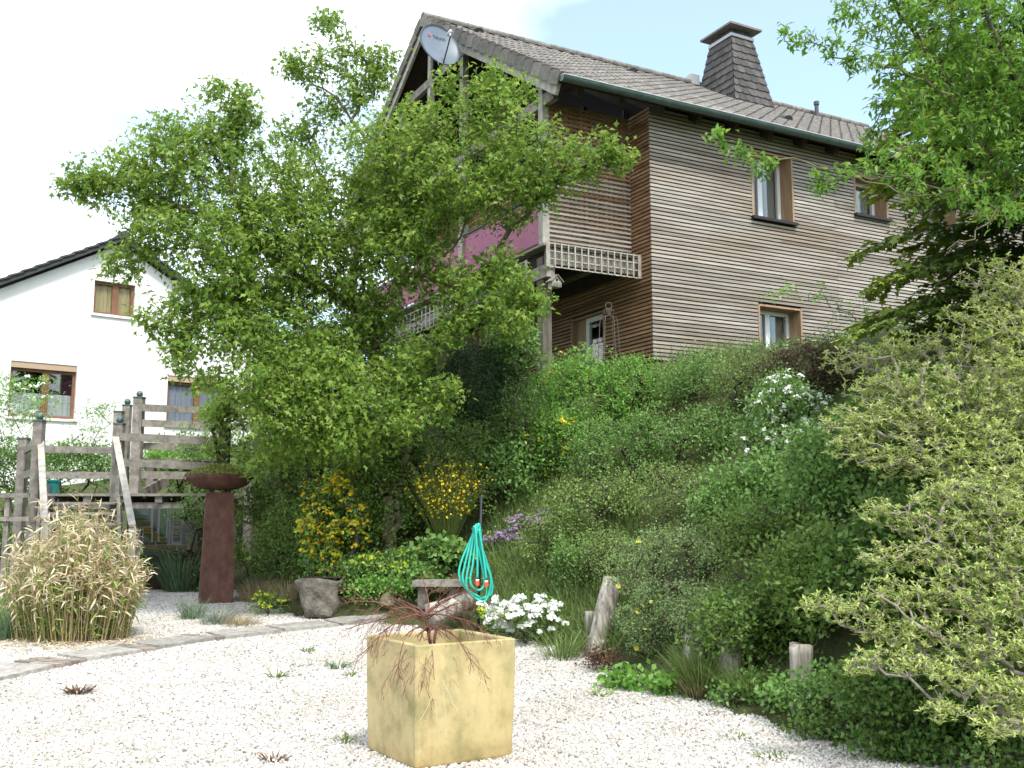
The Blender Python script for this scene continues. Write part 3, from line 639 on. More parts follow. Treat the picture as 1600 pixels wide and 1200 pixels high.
# iron obelisk in front of the garden door
ob = at(952, 566, 17.2); ob[2] = H1(ob[0], ob[1])
obz = at(952, 474, 17.2)[2]
ol = empty('plant_obelisk', ob, 'thin iron plant obelisk topped by a ring beside the garden door', 'obelisk')
for k in range(6):
    a = k * math.pi / 3; c, s = math.cos(a), math.sin(a); mb = MB()
    mb.tube([ob + (c * .22, s * .22, 0), (ob[0] + c * .15, ob[1] + s * .15, obz - .32), (ob[0] + c * .12, ob[1] + s * .12, obz - .24), (ob[0] + c * .02, ob[1] + s * .02, obz - .22), (ob[0] + c * .015, ob[1] + s * .015, obz - .1)], .006, 5); part('rod', mb, M['iron'], ol)
    mb = MB(); mb.tube([(ob[0] + c * r, ob[1] + s * r, obz + z) for r, z in ((.01, -.2), (.03, -.12), (.07, -.10), (.09, -.14), (.07, -.17))], .005, 5); part('scroll', mb, M['iron'], ol)
for f in (.25, .6):
    mb = MB(); r = .22 - .07 * f; zz = ob[2] + (obz - .3 - ob[2]) * f; mb.tube([(ob[0] + r * math.cos(a), ob[1] + r * math.sin(a), zz) for a in np.linspace(0, 2 * math.pi, 20)], .005, 5); part('hoop', mb, M['iron'], ol)
mb = MB(); mb.tube([(ob[0] + .055 * math.cos(a), ob[1], obz - .04 + .055 * math.sin(a)) for a in np.linspace(0, 2 * math.pi, 20)], .007, 5); part('ring', mb, M['iron'], ol)

# ------------------------------------------------------------------ the white rendered house
WA = math.radians(52); Wd = np.array([math.sin(WA), math.cos(WA), 0]); Wn = np.array([-Wd[1], Wd[0], 0])
WO = at(68, 610, 26.0); WO[2] = 0
def wp(a, d, z): return WO + Wd * a + Wn * d + ZZ * z
def wbox(mb, a0, a1, d0, d1, z0, z1): return mb.obox(wp((a0 + a1) / 2, (d0 + d1) / 2, (z0 + z1) / 2), Wd * (a1 - a0) / 2, Wn * (d1 - d0) / 2, ZZ * (z1 - z0) / 2)
wh = empty('rendered_house', wp(1.75, 0, 1.6), 'white rendered house with dark gable roof behind the stairs', 'house')
AP, HW, SLW = 1.75, 5.2, .56
wt = lambda a: 9.0 - abs(a - AP) * SLW
WW = [(-.80, .79, 4.17, 5.58), (1.11, 2.18, 7.03, 7.93), (3.18, 4.79, 4.17, 5.55)]
mb = MB(); brw = sorted({AP - HW, AP, AP + HW} | {x for h in WW for x in h[:2]})
cells(mb, brw, 1.2, wt, WW, lambda a0, a1, b0, b1, t0, t1: prism(mb, wp, a0, a1, b0, b1, t0, t1, 0, .3)); part('gable_wall', mb, M['render'], wh)
mb = MB(); wbox(mb, AP - HW, AP - HW + .3, .3, 10, 1.2, wt(AP - HW)); wbox(mb, AP + HW - .3, AP + HW, .3, 10, 1.2, wt(AP + HW)); wbox(mb, AP - HW, AP + HW, 9.7, 10, 1.2, 5.5); part('side_walls', mb, M['render'], wh)
mb = MB(); wbox(mb, AP - HW + .4, AP + HW - .4, 1.2, 9.5, 1.2, 6); part('dark_room_box', mb, M['interior'], wh)  # solid dark box painted as room shade behind the panes
mb = MB()
wdn = math.hypot(1, SLW)
for sg in (-1, 1):
    dv = (Wd * sg - ZZ * SLW) / wdn; nv = (Wd * sg * SLW + ZZ) / wdn; l = (HW + .5) * wdn
    mb.obox(wp(AP, 4.9, 9.06) + dv * l / 2 + nv * .06, dv * l / 2, Wn * 5.15, nv * .05)
wroof = part('roof', mb, M['darktile'], wh)
for sg in (-1, 1):
    dv = (Wd * sg - ZZ * SLW) / wdn; nv = (Wd * sg * SLW + ZZ) / wdn; n = 19; l = (HW + .5) * wdn / n
    for k in range(n):
        mb = MB(); tv2 = dv + nv * .10; mb.obox(wp(AP, 4.9, 9.06) + dv * (k + .5) * l + nv * .135, tv2 * l * .53, Wn * 5.19, (nv - dv * .1) * .022); part('tile_course', mb, M['darktile'], wroof)
mb = MB(); mb.tube([wp(AP, -.28, 9.24), wp(AP, 10, 9.24)], .10, 8); part('ridge_tile', mb, M['darktile'], wroof)
def wwin(h, curt, box, cz):
    a0, a1, z0, z1 = h; f = MB(); fw = .075
    if box:
        b = MB(); wbox(b, a0 + .002, a1 - .002, .02, .2, z1 - .16, z1 - .002)
    zt = z1 - (.16 if box else .005)
    for (x0, x1, y0, y1) in ((a0 + .005, a0 + fw, z0 + .01, zt), (a1 - fw, a1 - .005, z0 + .01, zt), (a0 + fw, a1 - fw, zt - fw, zt), (a0 + fw, a1 - fw, z0 + .01, z0 + fw)): wbox(f, x0, x1, .10, .17, y0, y1)
    mid = a0 + (a1 - a0) * .54; wbox(f, mid - .08, mid + .08, .095, .165, z0 + fw, zt - fw)
    o = part('window', f, M['brownframe'], wh)
    for x0, x1 in ((a0 + fw, mid - .08), (mid + .08, a1 - fw)):
        p = MB(); wbox(p, x0, x1, .13, .136, z0 + fw, zt - fw); part('pane', p, M['glass'], o)
    if box: part('shutter_box', b, M['shutterbox'], o)
    s = MB(); wbox(s, a0 - .06, a1 + .06, -.05, .1, z0 - .06, z0 + .005); part('sill', s, M['render'], o)
    c = MB(); n = 40; v = []; ztc = z0 + (z1 - z0) * cz
    for k in range(n + 1):
        a = a0 + (a1 - a0) * k / n; dd = .168 + .014 * math.sin(k * 1.7) + .006 * math.sin(k * .9)
        v += [wp(a, dd, z0 - .02), wp(a, dd, ztc)]
    c.add(v, [(2 * k, 2 * k + 2, 2 * k + 3, 2 * k + 1) for k in range(n)]); part('curtain', c, curt, o)
wwin(WW[0], M['curtain_white'], True, .45); wwin(WW[1], M['curtain_gold'], False, 1.1); wwin(WW[2], M['curtain_blue'], True, 1.0)

# ------------------------------------------------------------------ plants: leaves, twigs, growth
TM = {
 'oval': (np.array([(0, 0, 0), (.45, -.5, .10), (.45, .5, .10), (1, 0, -.12), (.5, 0, 0)]), [(0, 4, 3, 1), (0, 2, 3, 4)]),
 'lobed': (np.array([(0, 0, 0), (.50, -.62, .04), (.56, -.20, .05), (1, 0, -.14), (.56, .20, .05), (.50, .62, .04)]), [(0, 3, 2, 1), (0, 5, 4, 3)]),
 'lance': (np.array([(0, -.1, 0), (0, .1, 0), (.4, -.5, .03), (.4, .5, .03), (.75, -.35, -.05), (.75, .35, -.05), (1, 0, -.22)]), [(0, 1, 3, 2), (2, 3, 5, 4), (4, 5, 6)]),
 'spray': (np.array([(0, 0, 0), (.3, -.5, -.03), (.42, -.12, 0), (.62, -.42, -.06), (.72, -.08, -.03), (1, 0, -.12), (.72, .08, -.03), (.62, .42, -.06), (.42, .12, 0), (.3, .5, -.03)]), [(0, 2, 1), (0, 8, 2), (0, 9, 8), (2, 4, 3), (2, 8, 6, 4), (8, 7, 6), (4, 6, 5)]),
 'petal': (np.array([(.5 * math.cos(a), .5 * math.sin(a), .0) for a in np.arange(6) * math.pi / 3]), [(0, 1, 2, 3), (0, 3, 4, 5)]),
 'blade': (np.array([(0, -.5, 0), (0, .5, 0), (.45, -.42, .0), (.45, .42, .0), (.8, -.25, -.08), (.8, .25, -.08), (1, 0, -.2)]), [(0, 1, 3, 2), (2, 3, 5, 4), (4, 5, 6)]),
}
def unit(a): return a / (np.linalg.norm(a, axis=-1, keepdims=True) + 1e-9)
def rdir(n): return unit(RNG.normal(size=(n, 3)))
class Leaves:
    def __init__(s): s.V = []; s.F = []; s.n = 0; s.R = []
    def add(s, P, D, Nn, Ln, Wd, tmpl, rnd):
        tv, tf = TM[tmpl]; n = len(P)
        if n == 0: return
        D = unit(D); Nn = unit(Nn - D * np.sum(Nn * D, 1, keepdims=True)); S = np.cross(Nn, D)
        Ln = np.broadcast_to(Ln, (n,)); Wd = np.broadcast_to(Wd, (n,))
        v = P[:, None] + tv[None, :, 0:1] * (D * Ln[:, None])[:, None] + tv[None, :, 1:2] * (S * Wd[:, None])[:, None] + tv[None, :, 2:3] * (Nn * Ln[:, None])[:, None]
        s.V.append(v.reshape(-1, 3)); k = len(tv); base = s.n + np.arange(n)[:, None] * k
        for f in tf: s.F.append((base + np.array(f)))
        s.R.append(np.repeat(np.clip(np.broadcast_to(rnd, (n,)), 0, 1), k)); s.n += n * k
    def obj(s, name, m, parent, kind=None, label=None):
        me = bpy.data.meshes.new(name); v = np.concatenate(s.V) - wloc(parent)
        lt = np.concatenate([np.full(len(f), f.shape[1]) for f in s.F]); li = np.concatenate([f.ravel() for f in s.F])
        me.vertices.add(len(v)); me.vertices.foreach_set('co', v.ravel().astype(np.float32))
        me.loops.add(len(li)); me.loops.foreach_set('vertex_index', li.astype(np.int32))
        me.polygons.add(len(lt)); me.polygons.foreach_set('loop_start', (np.cumsum(lt) - lt).astype(np.int32))
        a = me.attributes.new('rnd', 'FLOAT', 'POINT'); a.data.foreach_set('value', np.concatenate(s.R).astype(np.float32))
        me.materials.append(m); me.update(calc_edges=True)
        o = link(name, me, parent)
        if kind: o['kind'] = kind
        if label: o['label'] = label
        return o
class Sticks:
    """many tapered twig segments as one mesh"""
    def __init__(s): s.V = []; s.F = []; s.n = 0
    def add(s, A, B, ra, rb, sides=4):
        A = np.asarray(A, float); B = np.asarray(B, float); n = len(A)
        if n == 0: return
        T = unit(B - A); up = np.where(np.abs(T[:, 2:3]) < .95, np.array([[0, 0, 1.]]), np.array([[1., 0, 0]]))
        a = unit(np.cross(T, up)); b = np.cross(T, a); th = np.arange(sides) * 2 * math.pi / sides
        ring = np.cos(th)[None, :, None] * a[:, None] + np.sin(th)[None, :, None] * b[:, None]
        ra = np.broadcast_to(ra, (n,)); rb = np.broadcast_to(rb, (n,))
        v = np.concatenate([A[:, None] + ring * ra[:, None, None], B[:, None] + ring * rb[:, None, None]], 1)
        s.V.append(v.reshape(-1, 3)); base = s.n + np.arange(n)[:, None] * (2 * sides)
        for j in range(sides): s.F.append(base + np.array([j, (j + 1) % sides, sides + (j + 1) % sides, sides + j]))
        s.n += n * 2 * sides
    def obj(s, name, m, parent, smooth=True):
        me = bpy.data.meshes.new(name); v = np.concatenate(s.V) - wloc(parent); f = np.concatenate(s.F)
        me.vertices.add(len(v)); me.vertices.foreach_set('co', v.ravel().astype(np.float32))
        me.loops.add(f.size); me.loops.foreach_set('vertex_index', f.ravel().astype(np.int32))
        me.polygons.add(len(f)); me.polygons.foreach_set('loop_start', (np.arange(len(f)) * 4).astype(np.int32))
        me.polygons.foreach_set('use_smooth', np.full(len(f), smooth))
        me.materials.append(m); me.update(calc_edges=True); return link(name, me, parent)
def grow(limbs, tips, seg=.25, sag=.0, jit=.04, alpha=.5, tipr=.004, power=2.3, rmax=None):
    """limbs: polylines (first starts at the root, the others at a point of an earlier one). tips are joined one by one to the nearest living node"""
    pos = []; par = []; plen = []; lim = []
    for k, (pl, r0, r1) in enumerate(limbs):
        pl = np.asarray(pl, float); q = [pl[0]]
        for a, b in zip(pl[:-1], pl[1:]):
            n = max(1, int(np.linalg.norm(b - a) / seg)); q += [a + (b - a) * (j + 1) / n for j in range(n)]
        if k == 0: pos.append(q[0]); par.append(-1); plen.append(0); lim.append(r0); prev = 0
        else:
            prev = int(np.argmin(np.linalg.norm(np.array(pos) - q[0], axis=1)))
        for j, p in enumerate(q[1:]):
            w = jit * (1 if j < len(q) - 2 else 0)
            p = p + RNG.normal(size=3) * w; plen.append(plen[prev] + np.linalg.norm(p - pos[prev])); pos.append(p); par.append(prev); lim.append(r0 + (r1 - r0) * (j + 1) / len(q)); prev = len(pos) - 1
    cap = 200000; PA = np.zeros((cap, 3)); n0 = len(pos); PA[:n0] = pos; PL = np.zeros(cap); PL[:n0] = plen; n = n0
    par = list(par); lim = list(lim); tipidx = []
    dmin = np.min(np.linalg.norm(tips[:, None] - PA[None, :n0], axis=2), axis=1) if len(tips) * n0 < 4e7 else np.zeros(len(tips))
    for i in np.argsort(dmin):
        t = tips[i]; d = np.linalg.norm(PA[:n] - t, axis=1); j = int(np.argmin(d + alpha * .3 * PL[:n])); L0 = d[j]
        m = max(1, int(L0 / seg)); a = PA[j].copy(); prev = j
        mid = RNG.normal(size=3) * jit * L0 * 1.5
        for q in range(1, m + 1):
            f = q / m; p = a + (t - a) * f + mid * 4 * f * (1 - f) + np.array([0, 0, sag * L0 * 4 * f * (1 - f)])
            if q < m: p = p + RNG.normal(size=3) * jit * .4
            PA[n] = p; PL[n] = PL[prev] + np.linalg.norm(p - PA[prev]); par.append(prev); lim.append(1e9); prev = n; n += 1
        tipidx.append(prev)
    par = np.array(par); r = np.zeros(n); r[tipidx] = tipr ** power
    for i in range(n - 1, 0, -1):
        if r[i] == 0: r[i] = tipr ** power
        r[par[i]] += r[i]
    r = r ** (1 / power); lim = np.array(lim); r[:n0] = np.maximum(np.minimum(r[:n0], lim[:n0] * 1.3), lim[:n0] * .75)
    if rmax: r = np.minimum(r, rmax)
    return PA[:n], par, r, np.array(tipidx)
def sticks_of(st, P, par, r, thick=.02):
    i = np.arange(1, len(P)); A, B = P[par[1:]], P[i]; big = r[i] > thick
    ra = np.minimum(r[par[1:]], r[i] * 1.35)
    st.add(A[big], B[big], ra[big], r[i][big], 8); st.add(A[~big], B[~big], ra[~big], r[i][~big], 3)

def in_blob(n, c, R, lo=.35):
    d = rdir(n); u = lo + (1 - lo) * RNG.random(n) ** .5
    return np.asarray(c) + d * u[:, None] * np.asarray(R), d

def shrub(name, label, px, py, Y, rx, ry, m, n=3000, leaf=.04, wid=.5, tmpl='oval', dep=None, lumps=14, lump=.42, clus=5, spread=.05, droop=-.1, upn=.6, stems=M['barkdark'], cat='shrub', group=None, base=None, stemr=.004, reach=.75, flowers=None, upd=.3, fmin=.0, shoots=34):
    if Y is None: Y = float(hit(px, py + .3 * ry, .25)[1])
    c = at(px, py, Y); R = np.array([rx * pxm(Y), (dep if dep else (rx + ry) / 2 * pxm(Y)), ry * pxm(Y)])
    bz = H1(c[0], c[1]); b = np.array([c[0], c[1], bz]) if base is None else np.asarray(base, float)
    root = empty(name, b, label, cat, group)
    ld = rdir(lumps * 3); ld = ld[(ld[:, 2] > -.55)][:lumps]
    ld[:, 1] -= .15
    lc = c + ld * R * reach * (0.75 + .35 * RNG.random(len(ld)))[:, None]
    gap = c[2] - R[2] * .75 - bz
    if gap > .05:                                  # boughs down to the ground
        ns = max(4, int(lumps * .5)); u = RNG.random(ns)
        sk = np.stack([c[0] + RNG.normal(size=ns) * R[0] * .45, c[1] - RNG.random(ns) * R[1] * .6, bz + u * (c[2] - bz)], 1); lc = np.concatenate([lc, sk]); n = int(n * 1.4)
    hz = H(lc[:, 0], lc[:, 1]); lc[:, 2] = np.maximum(lc[:, 2], hz + .08)
    lr = lump * (.7 + .6 * RNG.random(len(lc)))
    nt_ = max(8, n // clus); which = RNG.integers(0, len(lc), nt_)
    tips, td = in_blob(nt_, np.zeros(3), (1, 1, 1), .55); tips = lc[which] + tips * (R * lr[which][:, None])
    ok = tips[:, 2] > H(tips[:, 0], tips[:, 1]) + fmin; tips, td = tips[ok], td[ok]
    if len(lc) < 2: lc = np.concatenate([lc, lc + .05])
    P, par, r, ti = grow([([b, b + (c - b) * .35 + [0, 0, .05]], .02, .015)], np.concatenate([lc, tips[:: max(1, len(tips) // 160)]]), seg=.2, jit=.05, tipr=stemr)
    st = Sticks(); sticks_of(st, P, par, r); st.obj('stems', stems, root)
    lv = Leaves(); k = clus; Pn = np.repeat(tips, k, 0) + RNG.normal(size=(len(tips) * k, 3)) * spread
    Dn = np.repeat(td, k, 0) * .6 + rdir(len(Pn)) * .8 + np.array([0, 0, upd + droop]); Nn = rdir(len(Pn)) * .75 + np.array([0, -.15, upn])
    s = leaf * (.65 + .6 * RNG.random(len(Pn))); tone = np.repeat(RNG.random(len(tips)), k) * .55 + RNG.random(len(Pn)) * .45
    lv.add(Pn, Dn, Nn, s, s * wid, tmpl, tone)
    if shoots and len(tips) > 20:                  # long arching shoots that break the outline
        j = RNG.choice(len(tips), min(shoots, len(tips)), replace=False); d0 = unit(td[j] * [1, 1, .6] + [0, -.15, .45] + RNG.normal(size=(len(j), 3)) * .3); ln = np.clip(R.mean() * (.35 + .5 * RNG.random(len(j))), .12, .65)
        sA, sB = [], []
        for t0, d_, l_ in zip(tips[j], d0, ln):
            t0 = t0 - d_ * l_ * .35; t = np.linspace(0, 1, 8)[:, None]; pts = t0 + d_ * l_ * t + np.array([0, 0, -1]) * (l_ * (.35 + .3 * abs(droop))) * t ** 2
            sA.append(pts[:-1]); sB.append(pts[1:]); nl = max(8, int(l_ / (leaf * .42))); u = (.12 + .88 * RNG.random(nl))[:, None]; q = t0 + d_ * l_ * u + np.array([0, 0, -1]) * (l_ * (.35 + .3 * abs(droop))) * u ** 2
            side = unit(np.cross(d_, [0, 0, 1.])) ; sg = RNG.choice([-1, 1], nl)[:, None]; z_ = leaf * (.55 + .5 * RNG.random(nl)) * (1.05 - .45 * u[:, 0])
            lv.add(q, side * sg * .9 + d_ * .7 + RNG.normal(size=(nl, 3)) * .25, np.array([0, -.2, 1.]) + RNG.normal(size=(nl, 3)) * .35, z_, z_ * wid, tmpl, .35 + .65 * RNG.random(nl))
        s2_ = Sticks(); s2_.add(np.concatenate(sA), np.concatenate(sB), .0028, .002, 3); s2_.obj('shoots', stems, root)['kind'] = 'stuff'
    lv.obj('foliage', m, root, kind='stuff')
    if flowers: flowers(root, tips, td, c, R)
    return root, tips, td

def blossom(mname, fm, frac, per, rad, size, tm='petal', dome=True, sel=None, up=.6, name='blossoms'):
    def f(root, tips, td, c, R):
        score = RNG.random(len(tips)); ok = score < frac
        if sel is not None: ok &= sel(tips, td, c, R)
        T = tips[ok] + td[ok] * .02; n = len(T)
        if n == 0: return
        lv = Leaves(); d = rdir(n * per); d[:, 2] = np.abs(d[:, 2]) * (1 if dome else RNG.choice([-1, 1], n * per))
        P = np.repeat(T, per, 0) + d * rad * (.5 + .5 * RNG.random(n * per))[:, None]
        Nn = d * .8 + rdir(len(P)) * .5 + [0, -.35, .4]; D = np.cross(Nn, rdir(len(P)))
        s = size * (.7 + .6 * RNG.random(len(P))); lv.add(P, D, Nn, s, s, tm, RNG.random(len(P))); lv.obj(name, fm, root, kind='stuff')
    return f

G = {}
G['maple'] = leafmat('maple_leaf', (.10, .205, .03), (.17, .29, .045), (.33, .44, .09), trans=.4)
G['rtree'] = leafmat('broad_tree_leaf', (.07, .18, .025), (.12, .26, .035), (.22, .37, .06), trans=.4)
G['azalea'] = leafmat('azalea_leaf', (.24, .34, .085), (.38, .48, .14), (.58, .64, .25), trans=.3)
G['hemlock'] = leafmat('hemlock_needles', (.035, .07, .012), (.10, .165, .02), (.27, .34, .045), trans=.15)
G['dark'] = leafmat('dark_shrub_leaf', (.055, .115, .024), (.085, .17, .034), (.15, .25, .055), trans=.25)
G['yew'] = leafmat('yew_leaf', (.02, .052, .017), (.035, .08, .025), (.06, .13, .04), trans=.1)
G['mid'] = leafmat('mid_green_leaf', (0.098, 0.207, 0.052), (0.149, 0.287, 0.069), (0.265, 0.414, 0.127), trans=.3)
G['bright'] = leafmat('bright_green_leaf', (.12, .28, .05), (.17, .36, .065), (.27, .46, .11), trans=.35)
G['olive'] = leafmat('olive_leaf', (0.118, 0.201, 0.053), (0.177, 0.271, 0.071), (0.295, 0.389, 0.130), trans=.25)
G['grey'] = leafmat('grey_green_leaf', (.13, .21, .075), (.19, .285, .105), (.30, .39, .17), trans=.2)
G['purple'] = leafmat('barberry_leaf', (.085, .04, .035), (.12, .075, .045), (.13, .19, .05), trans=.25)
G['lime'] = leafmat('euphorbia_bract', (.30, .38, .02), (.42, .50, .03), (.55, .60, .05), trans=.3)
G['white'] = leafmat('white_petal', (.70, .72, .68), (.82, .83, .81), (.88, .88, .86), trans=.2)
G['yellow'] = leafmat('golden_petal', (.70, .46, .012), (.80, .60, .02), (.84, .70, .05), trans=.25)
G['lemon'] = leafmat('lemon_petal', (.75, .65, .06), (.8, .72, .1), (.85, .78, .2), trans=.25)
G['violet'] = leafmat('violet_petal', (.28, .14, .38), (.38, .21, .48), (.5, .34, .58), trans=.25)
G['straw'] = leafmat('dry_bamboo_leaf', (.40, .31, .19), (.62, .53, .36), (.82, .76, .62), rough=.6, trans=.3)
G['bamboo'] = leafmat('green_bamboo_leaf', (0.108, 0.204, 0.036), (0.180, 0.300, 0.060), (0.324, 0.432, 0.120), trans=.3)
G['grass'] = leafmat('grass_blade', (0.077, 0.154, 0.033), (0.132, 0.220, 0.055), (0.264, 0.308, 0.110), trans=.3)
G['drygrass'] = leafmat('dry_grass_blade', (.25, .20, .10), (.38, .31, .18), (.5, .44, .28), trans=.25)
G['silver'] = leafmat('silver_leaf', (.12, .17, .12), (.18, .23, .18), (.28, .33, .27), trans=.15)
G['sedum'] = leafmat('sedum_leaf', (.13, .14, .03), (.21, .24, .05), (.34, .38, .10), trans=.15)
G['rust'] = leafmat('rusty_sedum', (.07, .03, .02), (.13, .06, .04), (.16, .13, .06), trans=.1)
G['iris'] = leafmat('blue_green_blade', (.07, .14, .07), (.11, .19, .10), (.19, .27, .16), trans=.25)

# ------------------------------------------------------------------ the big maple on the slope
def px_line(pts, Y): return [at(p[0], p[1], (p[2] if len(p) > 2 else Y)) for p in pts]
MY = 14.6
tb = at(604, 660, MY); tb = np.array([tb[0] + .05, tb[1], H1(tb[0], tb[1]) - .05])
maple = empty('maple_tree', tb, 'large spreading light-green maple on the slope before the balcony', 'tree')
limbs = [
 ([tb] + px_line([(604, 652), (594, 586), (582, 529), (563, 488), (545, 472)], MY), .10, .075),
 (px_line([(545, 472), (550, 428), (571, 375), (601, 330), (616, 289), (642, 259), (680, 210, 14.2), (740, 160, 14.0)], MY), .06, .015),
 (px_line([(616, 289), (600, 270), (571, 214), (552, 184), (522, 150), (485, 131)], MY), .03, .008),
 (px_line([(552, 184), (575, 139), (572, 100), (540, 40)], MY), .018, .006),
 (px_line([(545, 472), (522, 397, 14.8), (507, 311, 15), (490, 240, 15), (470, 200, 15)], MY), .05, .012),
 (px_line([(522, 397, 14.8), (481, 375, 14.6), (466, 330, 14.4), (440, 270, 14.2)], MY), .03, .01),
 (px_line([(545, 472), (480, 440, 14.2), (420, 400, 13.8), (370, 330, 13.6), (361, 262, 13.6), (375, 190, 13.6)], MY), .055, .012),
 (px_line([(420, 400, 13.8), (340, 350, 13.2), (260, 310, 13.0), (180, 290, 12.9), (120, 280, 12.9)], MY), .03, .008),
 (px_line([(480, 440, 14.2), (400, 450, 13.4), (330, 480, 13.0), (280, 540, 12.9)], MY), .028, .008),
 (px_line([(582, 529), (520, 560, 13.8), (460, 600, 13.2), (420, 650, 13.0)], MY), .03, .008),
 ([tb] + px_line([(648, 640, 14.4), (672, 608, 14.3), (692, 564, 14.2), (705, 529, 14.1), (721, 497, 14.1), (718, 452, 14.0), (709, 446, 14.0), (683, 423, 14), (642, 382, 14), (617, 319, 13.9), (600, 250, 13.8)], MY), .07, .02),
 (px_line([(718, 452, 14.0), (756, 420, 13.8), (782, 392, 13.7), (797, 363, 13.7), (820, 332, 13.6), (845, 280, 13.5), (850, 230, 13.4)], MY), .05, .012),
 (px_line([(845, 280, 13.5), (890, 262, 13.4), (960, 240, 13.3)], MY), .015, .006),
 (px_line([(756, 420, 13.8), (800, 450, 13.5), (830, 480, 13.4)], MY), .02, .008),
]
lob = [(300, 265, 100, 13.4), (205, 285, 70, 13.0), (140, 282, 42, 12.9), (112, 290, 22, 12.9), (345, 200, 50, 13.6), (275, 225, 55, 13.3), (370, 150, 32, 13.6), (330, 140, 22, 13.6), (385, 175, 34, 13.6), (425, 270, 85, 14.2), (330, 375, 85, 13.1), (240, 370, 55, 13.0), (420, 400, 100, 13.9), (300, 480, 55, 13.0), (350, 510, 60, 13.0), (240, 500, 30, 12.9), (285, 555, 40, 12.9), (190, 410, 34, 12.9),
 (520, 330, 105, 14.6), (600, 265, 95, 14.2), (555, 140, 38, 14.6), (590, 120, 34, 14.6), (520, 95, 26, 14.6), (475, 105, 34, 14.6), (450, 100, 20, 14.6), (545, 85, 26, 14.6), (590, 90, 26, 14.6), (515, 40, 24, 14.6), (500, 30, 16, 14.6), (510, 170, 34, 14.8), (470, 210, 44, 15), (640, 205, 70, 14.1), (615, 90, 12, 14.6), (700, 280, 85, 13.8), (760, 190, 65, 13.8), (705, 130, 26, 13.9), (775, 130, 36, 13.8), (805, 150, 36, 13.8), (830, 240, 65, 13.5), (900, 255, 50, 13.4), (955, 250, 26, 13.3), (950, 222, 18, 13.3), (975, 248, 20, 13.3), (780, 300, 75, 13.6), (850, 295, 42, 13.5), (640, 400, 80, 14.3), (500, 450, 95, 14.4), (560, 540, 75, 14.5), (760, 470, 65, 13.6), (810, 500, 42, 13.4), (720, 440, 50, 13.8), (820, 440, 34, 13.4), (840, 470, 22, 13.4), (440, 520, 80, 14.0),
 (450, 610, 75, 13.2), (520, 640, 70, 13.3), (425, 665, 45, 13.0), (400, 600, 50, 13.0), (540, 690, 40, 13.2), (640, 560, 45, 14.0), (690, 620, 40, 13.6), (600, 470, 70, 14.4), (660, 330, 70, 14.0), (540, 600, 60, 13.6), (470, 560, 70, 13.8), (380, 470, 60, 13.4), (600, 380, 70, 13.9), (480, 370, 70, 14.0), (700, 520, 34, 13.6), (780, 400, 30, 13.5), (570, 640, 45, 13.4), (640, 660, 34, 13.5), (395, 330, 60, 13.6), (350, 440, 50, 13.2), (400, 540, 50, 13.3), (480, 690, 55, 13.6), (560, 690, 45, 13.6), (410, 720, 40, 13.6), (620, 600, 50, 13.9), (330, 600, 28, 13.0)]
tips = []; tds = []
for (x, y, r, Y) in lob:
    n = int(r * r / 33) + 6; R = r * pxm(Y)
    q, d = in_blob(n, at(x, y, Y), (R, R * 1.0 + .12, R * .85), .15); q = q + RNG.normal(size=q.shape) * R * .16; tips.append(q); tds.append(d)
tips = np.concatenate(tips); tds = np.concatenate(tds)
P, par, r, ti = grow(limbs, tips, seg=.16, sag=.06, jit=.03, tipr=.0028, power=2.5)
st = Sticks(); sticks_of(st, P, par, r); st.obj('trunk', M['bark'], maple)
lv = Leaves(); k = 10; n = len(ti); tp = P[ti]; bk = unit(P[ti] - P[par[ti]])
f = RNG.random((n, k)); Pn = (tp[:, None] - bk[:, None] * (f[..., None] * .20)).reshape(-1, 3) + RNG.normal(size=(n * k, 3)) * .06
Dn = rdir(n * k) * .8 + np.repeat(bk, k, 0) * .35 + [0, 0, -.45]; Nn = rdir(n * k) * .55 + [0, -.2, .8]
s = .094 * (.45 + .8 * RNG.random(n * k)); tone = np.clip(np.repeat(RNG.random(n), k) * .5 + RNG.random(n * k) * .5, 0, 1)
lv.add(Pn, Dn, Nn, s, s * .62, 'lobed', tone); lv.obj('crown', G['maple'], maple, kind='stuff')

# ------------------------------------------------------------------ broad-leaved tree reaching in from the right
RY = 7.6
rb = np.array([5.0, 9.2, H1(5.0, 9.2)])
rt = empty('broadleaf_tree', rb, 'leafy green tree leaning into view at the top right', 'tree')
limbs = [
 ([rb, rb + [.05, -.1, 1.5]] + px_line([(1680, 520, 8.6), (1600, 290, 8.2), (1560, 265, 8.0), (1520, 215, 7.9), (1490, 150, 7.8), (1440, 70, 7.7), (1400, 0, 7.6), (1385, -80, 7.6)], RY), .085, .02),
 (px_line([(1520, 215, 7.9), (1480, 150, 7.6), (1400, 110, 7.5), (1330, 90, 7.4), (1250, 60, 7.4), (1225, 65, 7.4)], RY), .016, .003),
 (px_line([(1560, 265, 8.0), (1480, 300, 7.5), (1420, 280, 7.3), (1340, 278, 7.2), (1280, 280, 7.2)], RY), .014, .003),
 (px_line([(1480, 310, 7.5), (1400, 300, 7.2), (1260, 255, 7.1), (1180, 245, 7.0), (1110, 215, 7.0)], RY), .010, .003),
 (px_line([(1600, 290, 8.2), (1620, 180, 7.9), (1570, 90, 7.8), (1540, 20, 7.8), (1530, -60, 7.8)], RY), .04, .012),
 (px_line([(1600, 290, 8.2), (1560, 330, 7.8), (1520, 370, 7.6), (1480, 390, 7.4)], RY), .02, .004),
 (px_line([(1400, 110, 7.5), (1370, 180, 7.5), (1350, 220, 7.5)], RY), .008, .003),
]
